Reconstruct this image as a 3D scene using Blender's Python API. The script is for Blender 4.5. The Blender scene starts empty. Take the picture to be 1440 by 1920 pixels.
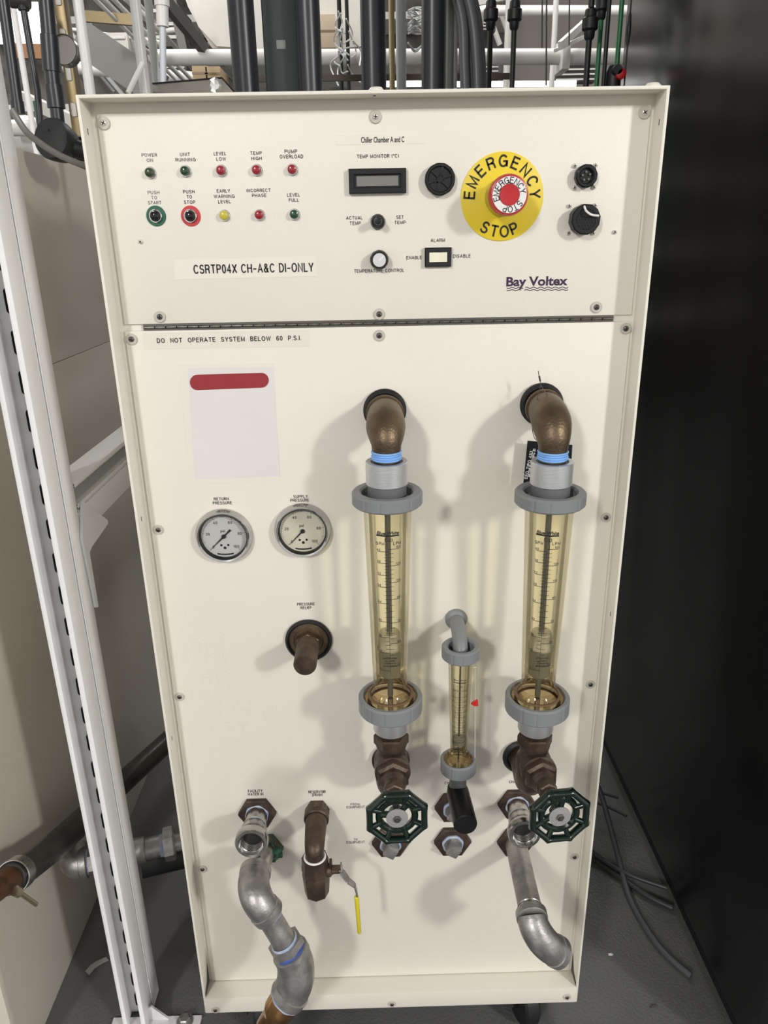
import bpy, bmesh, math, random
from mathutils import Vector, Matrix
random.seed(7)
PI = math.pi
sin, cos, rad = math.sin, math.cos, math.radians
C = bpy.context.scene.collection
sc_ = bpy.context.scene

# ------------------------------------------------------------------ camera
FPX = 1400.0
CAM = Vector((-0.0082, -0.8668, 1.2771))
YAW, TILT, ROLL = 0.01206, 0.35419, -0.01812
FW = Vector((sin(YAW)*cos(TILT), cos(YAW)*cos(TILT), -sin(TILT)))
_r = Vector((cos(YAW), -sin(YAW), 0)); _u = _r.cross(FW)
RT = cos(ROLL)*_r + sin(ROLL)*_u
UP = -sin(ROLL)*_r + cos(ROLL)*_u
cam = bpy.data.cameras.new('camera'); cam_o = bpy.data.objects.new('camera', cam); C.objects.link(cam_o)
cam.sensor_fit = 'HORIZONTAL'; cam.sensor_width = 36.0; cam.lens = FPX/1440*36.0
cam.clip_start = 0.02; cam.clip_end = 60
cam_o.matrix_world = Matrix(((RT.x, UP.x, -FW.x, CAM.x), (RT.y, UP.y, -FW.y, CAM.y), (RT.z, UP.z, -FW.z, CAM.z), (0, 0, 0, 1)))
sc_.camera = cam_o

# ------------------------------------------------------------------ world, lights, exposure
w = bpy.data.worlds.new('world'); sc_.world = w; w.use_nodes = True
w.node_tree.nodes['Background'].inputs[0].default_value = (1.0, 0.985, 0.96, 1)
w.node_tree.nodes['Background'].inputs[1].default_value = 1.0
def area(name, loc, to, sx, sy, watts, col=(1, 0.975, 0.945)):
    l = bpy.data.lights.new(name, 'AREA'); l.shape = 'RECTANGLE'; l.size = sx; l.size_y = sy; l.energy = watts; l.color = col
    o = bpy.data.objects.new(name, l); C.objects.link(o); o.location = loc
    o.rotation_euler = (Vector(to)-Vector(loc)).to_track_quat('-Z', 'Y').to_euler()
    return o
area('ceiling_and_fill_lamp', (3.75, -4.15, 3.2), (0, 0, .7), .40, 1.0, 275)
area('ceiling_and_fill_lamp', (-1.8, -3.95, 3.2), (0, 0, .7), .40, 1.0, 170)
area('ceiling_and_fill_lamp', (-1.2, 1.9, 3.1), (-1.0, 2.2, 0), .5, 1.6, 38)  # added to light the background from above, fixture unseen
area('ceiling_and_fill_lamp', (0.6, 2.6, 3.1), (0.6, 2.8, 0), .5, 1.6, 38)  # another unseen lamp added for the background
area('ceiling_and_fill_lamp', (-3.0, 3.5, 3.1), (-3, 3.6, 0), .5, 1.6, 40)  # added as well, lights the far left background
vs = sc_.view_settings
vs.view_transform = 'Standard'; vs.look = 'None'; vs.gamma = 1.0; vs.use_curve_mapping = False; vs.exposure = -0.24

# ------------------------------------------------------------------ measuring helpers (a pixel of the photo -> a point at a known real depth)
def ray(px, py): return RT*((px-720)/FPX) - UP*((py-960)/FPX) + FW
def aY(px, py, Y): d = ray(px, py); return CAM + d*((Y-CAM.y)/d.y)
def aX(px, py, X): d = ray(px, py); return CAM + d*((X-CAM.x)/d.x)
def aZ(px, py, Z): d = ray(px, py); return CAM + d*((Z-CAM.z)/d.z)
FZ = -.05                        # floor level
PY = 0.030                       # front face of the chiller's panels
def P(px, py, Y=PY): return aY(px, py, Y)

# ------------------------------------------------------------------ materials
MATS = {}
def mat(name, col, rough=.5, metal=0., bump=0., bscale=60., var=0., vscale=8., col2=None, coat=0., spec=.5, stretch=None, emit=0.):
    if name in MATS: return MATS[name]
    m = bpy.data.materials.new(name); m.use_nodes = True; MATS[name] = m
    nt = m.node_tree; b = nt.nodes['Principled BSDF']
    b.inputs['Base Color'].default_value = (*col, 1); b.inputs['Roughness'].default_value = rough
    b.inputs['Metallic'].default_value = metal; b.inputs['Specular IOR Level'].default_value = spec
    if coat: b.inputs['Coat Weight'].default_value = coat; b.inputs['Coat Roughness'].default_value = .08
    if emit: b.inputs['Emission Color'].default_value = (*col, 1); b.inputs['Emission Strength'].default_value = emit
    if bump or var or col2:
        tc = nt.nodes.new('ShaderNodeTexCoord'); src = tc.outputs['Object']
        if stretch:
            mp = nt.nodes.new('ShaderNodeMapping'); mp.inputs['Scale'].default_value = stretch
            nt.links.new(src, mp.inputs[0]); src = mp.outputs[0]
    if var or col2:
        n = nt.nodes.new('ShaderNodeTexNoise'); n.inputs['Scale'].default_value = vscale; n.inputs['Detail'].default_value = 6
        nt.links.new(src, n.inputs['Vector'])
        r = nt.nodes.new('ShaderNodeValToRGB'); r.color_ramp.elements[0].position = .36; r.color_ramp.elements[1].position = .66
        c2 = col2 if col2 else tuple(c*(1-var) for c in col)
        r.color_ramp.elements[0].color = (*c2, 1); r.color_ramp.elements[1].color = (*col, 1)
        nt.links.new(n.outputs['Fac'], r.inputs[0]); nt.links.new(r.outputs[0], b.inputs['Base Color'])
    if bump:
        n2 = nt.nodes.new('ShaderNodeTexNoise'); n2.inputs['Scale'].default_value = bscale; n2.inputs['Detail'].default_value = 4
        nt.links.new(src, n2.inputs['Vector'])
        bp = nt.nodes.new('ShaderNodeBump'); bp.inputs['Strength'].default_value = bump; bp.inputs['Distance'].default_value = .002
        nt.links.new(n2.outputs['Fac'], bp.inputs['Height']); nt.links.new(bp.outputs[0], b.inputs['Normal'])
    return m
cream = mat('cream_paint', (.80, .765, .675), .42, bump=.12, bscale=900, var=.03, vscale=5)
cream2 = mat('cream_enamel', (.74, .70, .60), .45, bump=.12, bscale=700, var=.06, vscale=9)
ink = mat('black_ink', (.012, .011, .014), .6)
ink_soft = mat('worn_ink', (.07, .06, .08), .7, col2=(.25, .23, .23), vscale=300)
purple = mat('purple_ink', (.045, .012, .055), .5)
steel = mat('stainless', (.62, .61, .58), .22, 1., bump=.05, bscale=200)
chrome = mat('chrome', (.8, .8, .79), .09, 1.)
dsteel = mat('dark_screw', (.16, .155, .14), .4, .8)
washer_m = mat('nylon_washer', (.52, .50, .43), .45)
blackp = mat('black_plastic', (.008, .008, .009), .42, spec=.35)
blackg = mat('black_gloss', (.008, .008, .009), .12)
rubber = mat('black_rubber', (.010, .010, .011), .5)
greyp = mat('grey_pvc', (.225, .235, .245), .42, bump=.1, bscale=300)
greyd = mat('grey_pvc_dark', (.13, .135, .14), .45)
alu = mat('brushed_aluminium', (.66, .67, .68), .36, .75, bump=.15, bscale=60, stretch=(1, 1, 30))
brass_old = mat('aged_bronze', (.20, .145, .085), .42, .75, bump=.25, bscale=350, col2=(.105, .075, .05), vscale=28)
bronze = mat('brown_bronze', (.125, .088, .062), .45, .55, bump=.3, bscale=260, col2=(.062, .040, .030), vscale=40)
galv = mat('galvanised', (.47, .46, .445), .44, .8, bump=.3, bscale=160, col2=(.29, .28, .27), vscale=45)
galv_bright = mat('zinc_bright', (.60, .59, .56), .22, 1., bump=.12, bscale=150, col2=(.42, .41, .39), vscale=40)
rust = mat('rusty_iron', (.085, .055, .040), .6, .3, bump=.3, bscale=200, col2=(.04, .026, .02), vscale=60)
copper = mat('copper', (.74, .43, .18), .2, 1., bump=.1, bscale=120, col2=(.34, .17, .07), vscale=30)
patina = mat('green_patina', (.12, .36, .24), .8, bump=.6, bscale=300, col2=(.03, .08, .055), vscale=160)
tape_b = mat('blue_sealant_tape', (.23, .46, .86), .5, bump=.2, bscale=200)
tape_w = mat('smeared_blue_sealant', (.30, .40, .62), .55, bump=.3, bscale=250, col2=(.5, .54, .6), vscale=90)
tape_d = mat('dark_blue_sealant', (.05, .10, .42), .4, bump=.3, bscale=250)
white_t = mat('white_tape', (.85, .84, .82), .5)
wheel_g = mat('dark_green_enamel', (.004, .016, .011), .22, .2, coat=.5, bump=.15, bscale=150)
plate = mat('aluminium_tag', (.46, .46, .45), .5, .55, bump=.3, bscale=500)
redp = mat('red_plastic', (.48, .015, .02), .3)
redl = mat('red_lens', (.30, .012, .022), .25, coat=.4)
redring = mat('red_enamel', (.56, .03, .035), .4)
greenl = mat('dark_green_lens', (.012, .055, .022), .2, coat=.4)
greenl2 = mat('olive_green_lens', (.022, .045, .015), .3, coat=.3)
greenring = mat('green_enamel', (.006, .10, .055), .4)
yellowl = mat('yellow_lens', (.55, .47, .05), .3, coat=.3)
yellow = mat('yellow_enamel', (.80, .60, .02), .45)
whitep = mat('white_plastic', (.82, .81, .78), .4)
lcd = mat('unlit_lcd', (.20, .195, .175), .25)
ivory = mat('ivory_rocker', (.82, .80, .62), .4)
strutw = mat('white_strut_paint', (.88, .88, .885), .38, bump=.1, bscale=300, var=.05, vscale=6)
beige_m = mat('beige_machine', (.63, .59, .505), .30, var=.08, vscale=2.2, bump=.03, bscale=300)
concrete = mat('grey_epoxy_floor', (.135, .137, .138), .42, bump=.6, bscale=230, col2=(.105, .107, .107), vscale=6)
blk_mach = mat('black_lacquer', (.0045, .0048, .0055), .2, bump=.012, bscale=14, spec=.45)
label_m = mat('clear_tape_label', (.775, .75, .65), .3)
label_w = mat('pale_label', (.81, .775, .685), .40)
paper = mat('faded_paper', (.76, .73, .72), .6, var=.03, vscale=12)
redaction_red = mat('redaction_red', (.30, .025, .03), .6)
dial_l = mat('glare_grey_dial', (.50, .50, .48), .3)  # glare on the gauge glass is put into this grey
dial_r = mat('yellowed_dial', (.60, .58, .46), .3)
ygrip = mat('yellow_grip', (.72, .60, .03), .45)
dkred = mat('red_pointer', (.55, .02, .02), .4)
hose_m = mat('black_hose', (.016, .014, .014), .28, bump=.2, bscale=140, col2=(.06, .052, .046), vscale=9, stretch=(1, 1, 1))
darkpipe = mat('charcoal_pvc', (.026, .028, .034), .34)
slate = mat('slate_panel', (.030, .040, .042), .35)
lpipe = mat('pale_pipe', (.60, .61, .60), .35)
whitepipe = mat('white_pipe', (.78, .77, .74), .45)
beam_w = mat('white_steel', (.62, .61, .57), .5)
tan_m = mat('zinc_gold', (.17, .13, .065), .35, .6)
card = mat('cardboard', (.42, .31, .19), .8)
wall_m = mat('beige_wall', (.42, .39, .35), .7, var=.08, vscale=2)
ceil_m = mat('ceiling_tile', (.55, .55, .53), .8)
greenp = mat('green_pipe', (.015, .15, .05), .4)
cable_m = mat('grey_cable', (.10, .10, .105), .45)
fabric = mat('white_duct', (.66, .64, .59), .6, var=.1, vscale=5)
darkc = mat('dark_clutter', (.035, .033, .03), .6, col2=(.12, .11, .095), vscale=9)
lampm = mat('lit_tube', (1, 1, .98), .5, emit=3.5)
wirem = mat('thin_wire', (.08, .075, .07), .4, .5)

def amber(name, t1, t2, gloss=.10):
    m = bpy.data.materials.new(name); m.use_nodes = True; nt = m.node_tree
    for n in list(nt.nodes): nt.nodes.remove(n)
    out = nt.nodes.new('ShaderNodeOutputMaterial'); tr = nt.nodes.new('ShaderNodeBsdfTransparent'); gl = nt.nodes.new('ShaderNodeBsdfGlossy')
    lw = nt.nodes.new('ShaderNodeLayerWeight'); lw.inputs[0].default_value = .35
    rp = nt.nodes.new('ShaderNodeValToRGB'); rp.color_ramp.elements[0].color = (*t1, 1); rp.color_ramp.elements[1].color = (*t2, 1)
    rp.color_ramp.elements[0].position = .35; rp.color_ramp.elements[1].position = .98
    nt.links.new(lw.outputs['Facing'], rp.inputs[0]); nt.links.new(rp.outputs[0], tr.inputs[0])
    gl.inputs['Roughness'].default_value = .08; gl.inputs[0].default_value = (1, 1, 1, 1)
    mx = nt.nodes.new('ShaderNodeMixShader'); ml = nt.nodes.new('ShaderNodeMath'); ml.operation = 'MULTIPLY'; ml.inputs[1].default_value = gloss*6
    nt.links.new(lw.outputs['Fresnel'], ml.inputs[0]); nt.links.new(ml.outputs[0], mx.inputs[0])
    lw.inputs[0].default_value = .3
    nt.links.new(tr.outputs[0], mx.inputs[1]); nt.links.new(gl.outputs[0], mx.inputs[2]); nt.links.new(mx.outputs[0], out.inputs[0])
    MATS[name] = m
    return m
amber_m = amber('amber_acrylic', (.996, .975, .885), (.80, .71, .50))
amber_d = amber('amber_acrylic_dense', (.84, .72, .50), (.30, .22, .12))
clear_m = amber('clear_acrylic', (.72, .71, .69), (.35, .34, .33), .2)

# ------------------------------------------------------------------ mesh helpers
def frame_to(axis, up=None):
    z = Vector(axis).normalized()
    a = Vector(up) if up else (Vector((0, 0, 1)) if abs(z.z) < .9 else Vector((0, 1, 0)))
    x = a.cross(z).normalized(); y = z.cross(x)
    return Matrix((x, y, z)).transposed().to_4x4()
def box(bm, lo, hi, bev=0., M=None, seg=2):
    lo, hi = Vector(lo), Vector(hi)
    r = bmesh.ops.create_cube(bm, size=1.0); vs_ = r['verts']
    T = Matrix.Translation((lo+hi)/2) @ Matrix.Diagonal((*[max(abs(c), 1e-5) for c in (hi-lo)], 1))
    if M is not None: T = M @ T
    bmesh.ops.transform(bm, matrix=T, verts=vs_)
    if bev:
        es = list({e for v in vs_ for e in v.link_edges})
        bmesh.ops.bevel(bm, geom=es, offset=bev, segments=seg, affect='EDGES', profile=.6)
def lathe(bm, prof, origin=(0, 0, 0), axis=(0, 0, 1), seg=32, rmod=None, up=None, close=True):
    """prof: list of (r, h) along axis."""
    M = Matrix.Translation(Vector(origin)) @ frame_to(axis, up)
    rings = []
    for r, h in prof:
        if r < 1e-6: rings.append([bm.verts.new(M @ Vector((0, 0, h)))]); continue
        ring = []
        for i in range(seg):
            a = 2*PI*i/seg; rr = r*(rmod(a, r, h) if rmod else 1)
            ring.append(bm.verts.new(M @ Vector((rr*cos(a), rr*sin(a), h))))
        rings.append(ring)
    for A, B in zip(rings, rings[1:]):
        for i in range(seg):
            j = (i+1) % seg
            if len(A) == 1 and len(B) == 1: continue
            if len(A) == 1: bm.faces.new((A[0], B[j], B[i]))
            elif len(B) == 1: bm.faces.new((A[i], A[j], B[0]))
            else: bm.faces.new((A[i], A[j], B[j], B[i]))
    if close:
        if len(rings[0]) > 1: bm.faces.new(list(reversed(rings[0])))
        if len(rings[-1]) > 1: bm.faces.new(rings[-1])
def disc(bm, r, h0, h1, origin, axis, seg=32, bev=0., up=None):
    if bev: pr_ = [(r-bev, h0), (r, h0+bev), (r, h1-bev), (r-bev, h1)]
    else: pr_ = [(r, h0), (r, h1)]
    lathe(bm, pr_, origin, axis, seg, up=up)
def ringm(bm, ro, ri, h0, h1, origin, axis, seg=40, bev=.0006, rmod=None, up=None):
    pr_ = [(ri, h0+bev), (ri+bev, h0), (ro-bev, h0), (ro, h0+bev), (ro, h1-bev), (ro-bev, h1), (ri+bev, h1), (ri, h1-bev), (ri, h0+bev)]
    lathe(bm, pr_, origin, axis, seg, rmod, up, close=False)
def tube(bm, pts, rads, seg=16, caps=True, flat=None):
    pts = [Vector(p) for p in pts]
    if not hasattr(rads, '__len__'): rads = [rads]*len(pts)
    n = len(pts); tang = []
    for i in range(n):
        a = pts[max(i-1, 0)]; b = pts[min(i+1, n-1)]; tang.append((b-a).normalized())
    t0 = tang[0]; x = (Vector((0, 0, 1)) if abs(t0.z) < .9 else Vector((1, 0, 0))).cross(t0).normalized()
    rings = []
    for i in range(n):
        t = tang[i]; x = (x - t*x.dot(t)).normalized(); y = t.cross(x)
        rings.append([bm.verts.new(pts[i] + (x*cos(2*PI*k/seg) + y*sin(2*PI*k/seg)*(flat or 1))*rads[i]) for k in range(seg)])
    for A, B in zip(rings, rings[1:]):
        for k in range(seg): bm.faces.new((A[k], A[(k+1) % seg], B[(k+1) % seg], B[k]))
    if caps: bm.faces.new(list(reversed(rings[0]))); bm.faces.new(rings[-1])
def smoothpath(pts, n=8):
    pts = [Vector(p) for p in pts]; q = [pts[0]*2-pts[1]]+pts+[pts[-1]*2-pts[-2]]; out = []
    for i in range(1, len(q)-2):
        a, b, c, d = q[i-1:i+3]
        for k in range(n):
            t = k/n
            out.append(.5*((2*b)+(c-a)*t+(2*a-5*b+4*c-d)*t*t+(-a+3*b-3*c+d)*t**3))
    out.append(pts[-1]); return out
def bend(a, corner, b, n=10):
    """quadratic arc from a over corner to b"""
    a, c, b = Vector(a), Vector(corner), Vector(b); out = []
    for i in range(n+1):
        t = i/n; k = .5523*1.0
        p1 = a+(c-a)*k*1.0; p2 = b+(c-b)*k*1.0
        out.append(a*(1-t)**3+p1*3*t*(1-t)**2+p2*3*t*t*(1-t)+b*t**3)
    return out
def prism(bm, pts, ext):
    """polygon of 3D points extruded by vector"""
    ext = Vector(ext); A = [bm.verts.new(Vector(p)) for p in pts]; B = [bm.verts.new(Vector(p)+ext) for p in pts]
    n = len(A); bm.faces.new(list(reversed(A))); bm.faces.new(B)
    for i in range(n): bm.faces.new((A[i], A[(i+1) % n], B[(i+1) % n], B[i]))
def hexprof(bm, R, h0, h1, origin, axis, bev=.0012, up=None, hole=0.):
    M = Matrix.Translation(Vector(origin)) @ frame_to(axis, up)
    def ring(r, h, n=6): return [bm.verts.new(M @ Vector((r*cos(2*PI*i/n), r*sin(2*PI*i/n), h))) for i in range(n)]
    a = ring(R, h0); b = ring(R, h1-bev); c = ring(R-bev*1.3, h1)
    for A, B in ((a, b), (b, c)):
        for i in range(6): bm.faces.new((A[i], A[(i+1) % 6], B[(i+1) % 6], B[i]))
    bm.faces.new(list(reversed(a))); bm.faces.new(c)

# ------------------------------------------------------------------ object helpers
WL = {}
def wl(o): return WL.get(o.name, Vector((0, 0, 0)))
def mesh_from(bm, name, m, smooth=True, ang=38):
    bmesh.ops.recalc_face_normals(bm, faces=bm.faces[:])
    for f in bm.faces: f.smooth = smooth
    if smooth:
        for e in bm.edges:
            if len(e.link_faces) == 2 and e.calc_face_angle(0) > rad(ang): e.smooth = False
    me = bpy.data.meshes.new(name); bm.to_mesh(me); bm.free()
    me.materials.append(m); return me
def obj(name, bm, m, parent=None, smooth=True, base=False, ang=38):
    c = Vector((0, 0, 0))
    if len(bm.verts):
        lo = Vector([min(v.co[i] for v in bm.verts) for i in range(3)]); hi = Vector([max(v.co[i] for v in bm.verts) for i in range(3)])
        c = (lo+hi)/2
        if parent is None: c.z = lo.z
        bmesh.ops.translate(bm, vec=-c, verts=bm.verts[:])
    me = mesh_from(bm, name, m, smooth, ang)
    o = bpy.data.objects.new(name, me); C.objects.link(o); o.location = c; WL[o.name] = c
    if parent:
        o.parent = parent; o.matrix_parent_inverse = Matrix.Translation(-wl(parent))
    return o
def inst(name, me, loc, parent, rot=None):
    o = bpy.data.objects.new(name, me); C.objects.link(o); o.location = loc; WL[o.name] = Vector(loc)
    if rot is not None: o.rotation_euler = rot
    if parent: o.parent = parent; o.matrix_parent_inverse = Matrix.Translation(-wl(parent))
    return o
def sub(name, me, parent, loc=(0, 0, 0)):
    o = bpy.data.objects.new(name, me); C.objects.link(o); o.location = loc; o.parent = parent; return o
def thing(name, loc, label, cat, group=None):
    o = bpy.data.objects.new(name, None); C.objects.link(o); o.empty_display_size = .05; o.location = loc; WL[o.name] = Vector(loc)
    o['label'] = label; o['category'] = cat
    if group: o['group'] = group
    return o
def tag(o, label, cat, group=None):
    o['label'] = label; o['category'] = cat
    if group: o['group'] = group
    return o
def struct(o): o['kind'] = 'structure'; return o
def nb(): return bmesh.new()
VX = Vector((1, 0, 0)); OUT = Vector((0, -1, 0))

# text as real (very thin) geometry: a plain sans stroke alphabet for capitals and digits
def _arc(cx, cy, rx, ry, a0, a1, n=8): return [(cx+rx*cos(rad(a0+(a1-a0)*i/n)), cy+ry*sin(rad(a0+(a1-a0)*i/n))) for i in range(n+1)]
GL = {
 'A': (.74, [[(0, 0), (.37, 1), (.74, 0)], [(.13, .33), (.61, .33)]]),
 'B': (.62, [[(0, 0), (0, 1), (.34, 1)]+_arc(.34, .77, .24, .23, 90, -90)+[(0, .54)], [(.34, .54)]+_arc(.36, .27, .26, .27, 90, -90)+[(0, 0)]]),
 'C': (.72, [_arc(.37, .5, .37, .5, 42, 318, 14)]), 'D': (.68, [[(0, 0), (0, 1), (.28, 1)]+_arc(.28, .5, .40, .5, 90, -90, 10)+[(0, 0)]]),
 'E': (.58, [[(.58, 1), (0, 1), (0, 0), (.6, 0)], [(0, .53), (.53, .53)]]), 'F': (.55, [[(.56, 1), (0, 1), (0, 0)], [(0, .52), (.48, .52)]]),
 'G': (.75, [_arc(.38, .5, .38, .5, 42, 330, 14)+[(.74, .47), (.42, .47)], [(.74, .47), (.74, .02)]]), 'H': (.66, [[(0, 0), (0, 1)], [(.66, 0), (.66, 1)], [(0, .53), (.66, .53)]]),
 'I': (.0, [[(0, 0), (0, 1)]]), 'J': (.48, [[(.48, 1), (.48, .25)]+_arc(.24, .24, .24, .24, 0, -180)]), 'K': (.66, [[(0, 0), (0, 1)], [(.62, 1), (0, .38)], [(.22, .60), (.66, 0)]]),
 'L': (.52, [[(0, 1), (0, 0), (.52, 0)]]), 'M': (.80, [[(0, 0), (0, 1), (.40, .06), (.80, 1), (.80, 0)]]), 'N': (.66, [[(0, 0), (0, 1), (.66, 0), (.66, 1)]]),
 'O': (.78, [_arc(.39, .5, .39, .5, 0, 360, 18)]), 'P': (.60, [[(0, 0), (0, 1), (.34, 1)]+_arc(.34, .73, .26, .27, 90, -90)+[(0, .46)]]), 'Q': (.78, [_arc(.39, .5, .39, .5, 0, 360, 18), [(.5, .2), (.78, -.04)]]),
 'R': (.64, [[(0, 0), (0, 1), (.36, 1)]+_arc(.36, .75, .26, .25, 90, -90)+[(0, .50)], [(.36, .5), (.55, .40), (.60, .0)]]),
 'S': (.62, [_arc(.31, .75, .28, .25, 25, 250, 10)+_arc(.31, .26, .31, .26, 85, -160, 10)]), 'T': (.66, [[(0, 1), (.66, 1)], [(.33, 1), (.33, 0)]]),
 'U': (.64, [[(0, 1), (0, .32)]+_arc(.32, .32, .32, .32, 180, 360, 10)+[(.64, 1)]]), 'V': (.70, [[(0, 1), (.35, 0), (.70, 1)]]), 'W': (1.02, [[(0, 1), (.25, 0), (.51, .95), (.77, 0), (1.02, 1)]]),
 'X': (.66, [[(0, 1), (.66, 0)], [(.66, 1), (0, 0)]]), 'Y': (.68, [[(0, 1), (.34, .43), (.68, 1)], [(.34, .43), (.34, 0)]]), 'Z': (.60, [[(0, 1), (.60, 1), (0, 0), (.62, 0)]]),
 '0': (.52, [_arc(.26, .5, .26, .5, 0, 360, 16)]), '1': (.26, [[(0, .76), (.24, .98), (.24, 0)]]), '2': (.52, [_arc(.26, .73, .26, .27, 170, -30, 9)+[(0, 0), (.54, 0)]]),
 '3': (.52, [_arc(.25, .75, .24, .25, 160, -90, 9), _arc(.25, .27, .27, .27, 90, -160, 9)]), '4': (.56, [[(.42, 0), (.42, 1), (0, .28), (.56, .28)]]), '5': (.52, [[(.48, 1), (.08, 1), (.03, .5)]+_arc(.25, .32, .27, .32, 120, -155, 10)]),
 '6': (.52, [_arc(.30, .62, .28, .38, 40, 180, 8)+[(.0, .32)], _arc(.26, .31, .26, .31, 0, 360, 14)]), '7': (.50, [[(0, 1), (.52, 1), (.2, 0)]]), '8': (.52, [_arc(.26, .76, .22, .24, 0, 360, 12), _arc(.26, .27, .26, .27, 0, 360, 12)]),
 '9': (.52, [_arc(.26, .69, .26, .31, 0, 360, 14), [(.52, .69)]+_arc(.22, .38, .30, .38, 0, -130, 8)]), '.': (.0, [[(0, 0), (0, .03)]]), '-': (.32, [[(0, .42), (.32, .42)]]), '–': (.46, [[(0, .42), (.46, .42)]]),
 '(': (.16, [_arc(.3, .45, .3, .62, 130, 230, 6)]), ')': (.16, [_arc(-.14, .45, .3, .62, 50, -50, 6)]), '°': (.2, [_arc(.1, .85, .1, .12, 0, 360, 8)]),
 '&': (.70, [[(.70, .0), (.16, .66)]+_arc(.30, .80, .18, .2, 215, -40, 9)+[(.10, .42)]+_arc(.25, .25, .25, .25, 150, 350, 8)+[(.62, .48)]]), ' ': (.22, [])}
def stroke_text(bm, s, M, size, bold=0., width=None, height=None, slant=0.):
    H = size*.73; th = .150+bold*1.9; x = 0; segs = []
    for ch_ in s:
        wd, st = GL[ch_]
        for pl in st: segs.append([(px_+x, py_) for px_, py_ in pl])
        x += wd+.20+th
    tot = x-.20-th
    sx = (width/(tot+th)) if width else H
    if width: x_off = -tot/2
    else: x_off = -tot/2
    for pl in segs:
        pts = [(((a+x_off)+slant*b_)*sx, (b_-.5)*H) for a, b_ in pl]; hw = th*H/2
        pts = [p for i, p in enumerate(pts) if i == 0 or math.hypot(p[0]-pts[i-1][0], p[1]-pts[i-1][1]) > H*.012]
        closed = math.hypot(pts[0][0]-pts[-1][0], pts[0][1]-pts[-1][1]) < 1e-7
        if closed: pts = pts[:-1]
        n = len(pts); seg_n = n if closed else n-1; L_, R_ = [], []
        for i in range(n):
            d = []
            for j0, j1 in ((i-1, i), (i, i+1)):
                if not closed and (j0 < 0 or j1 >= n): continue
                p, q = pts[j0 % n], pts[j1 % n]; L = math.hypot(q[0]-p[0], q[1]-p[1]) or 1e-9
                d.append(((q[0]-p[0])/L, (q[1]-p[1])/L))
            if len(d) == 1: nx, ny, k = -d[0][1], d[0][0], 1
            else:
                nx, ny = -(d[0][1]+d[1][1]), d[0][0]+d[1][0]; l_ = math.hypot(nx, ny) or 1e-9; nx, ny = nx/l_, ny/l_
                k = min(1/max(.30, abs(nx*-d[0][1]+ny*d[0][0])), 2.2)
            x_, y_ = pts[i]
            if len(d) == 1 and not closed:
                sg = -1 if i == 0 else 1; x_ += d[0][0]*hw*.5*sg; y_ += d[0][1]*hw*.5*sg
            L_.append(bm.verts.new(M @ Vector((x_+nx*hw*k, y_+ny*hw*k, 0)))); R_.append(bm.verts.new(M @ Vector((x_-nx*hw*k, y_-ny*hw*k, 0))))
        for i in range(seg_n):
            j = (i+1) % n; bm.faces.new((L_[i], R_[i], R_[j], L_[j]))
def text_bm(bm, s, M, size, bold=0., width=None, height=None, ext=.00012, slant=0.):
    if all(c_ in GL for c_ in s): stroke_text(bm, s, M, size, bold, width, height, slant); return
    cu = bpy.data.curves.new('t', 'FONT'); cu.body = s; cu.size = 1.0; cu.align_x = 'LEFT'; cu.extrude = 0; cu.offset = bold; cu.resolution_u = 3
    if slant: cu.shear = slant
    to = bpy.data.objects.new('t', cu); me = bpy.data.meshes.new_from_object(to)
    if not me.vertices: return
    xs = [v.co.x for v in me.vertices]; ys = [v.co.y for v in me.vertices]
    x0, x1, y0, y1 = min(xs), max(xs), min(ys), max(ys)
    if not height: y0, y1 = 0., .73
    sx = sy = size
    if width: sx = width/(x1-x0)
    if height: sy = height/(y1-y0)
    T = M @ Matrix.Diagonal((sx, sy, 1, 1)) @ Matrix.Translation((-(x0+x1)/2, -(y0+y1)/2, 0))
    idx = [bm.verts.new(T @ v.co) for v in me.vertices]
    for p in me.polygons:
        try: bm.faces.new([idx[i] for i in p.vertices])
        except ValueError: pass
    bpy.data.objects.remove(to); bpy.data.curves.remove(cu); bpy.data.meshes.remove(me)
PANEL_ROT = Matrix(((1, 0, 0, 0), (0, 0, -1, 0), (0, 1, 0, 0), (0, 0, 0, 1)))   # text XY -> world XZ, facing -Y
def ptext(bm, s, px, py, wpx, hpx, Y=PY, bold=.012, slant=0., rot=0.):
    a = P(px-wpx/2, py, Y); b = P(px+wpx/2, py, Y); W = (b-a).length
    u = P(px, py-hpx/2, Y); d = P(px, py+hpx/2, Y); H = (u-d).length
    M = Matrix.Translation(P(px, py, Y)-Vector((0, .0003, 0))) @ PANEL_ROT @ Matrix.Rotation(rot, 4, 'Z')
    text_bm(bm, s, M, H/.73, bold, width=W, slant=slant)
def plate_on_panel(bm, quad, Y, th=.0004):
    pts = [P(x, y, Y) for x, y in quad]; prism(bm, pts, (0, -th, 0))

# ================================================================== SETTING
b = nb(); box(b, (-6, -6, FZ-.05), (6, 7, FZ)); struct(obj('floor', b, concrete, smooth=False))
b = nb(); box(b, (-6, 6.0, FZ), (6, 6.1, 3.3)); struct(obj('wall_back', b, wall_m, smooth=False))
b = nb(); box(b, (-6, -6, 3.3), (6, 7, 3.4)); struct(obj('ceiling', b, ceil_m, smooth=False))

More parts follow.
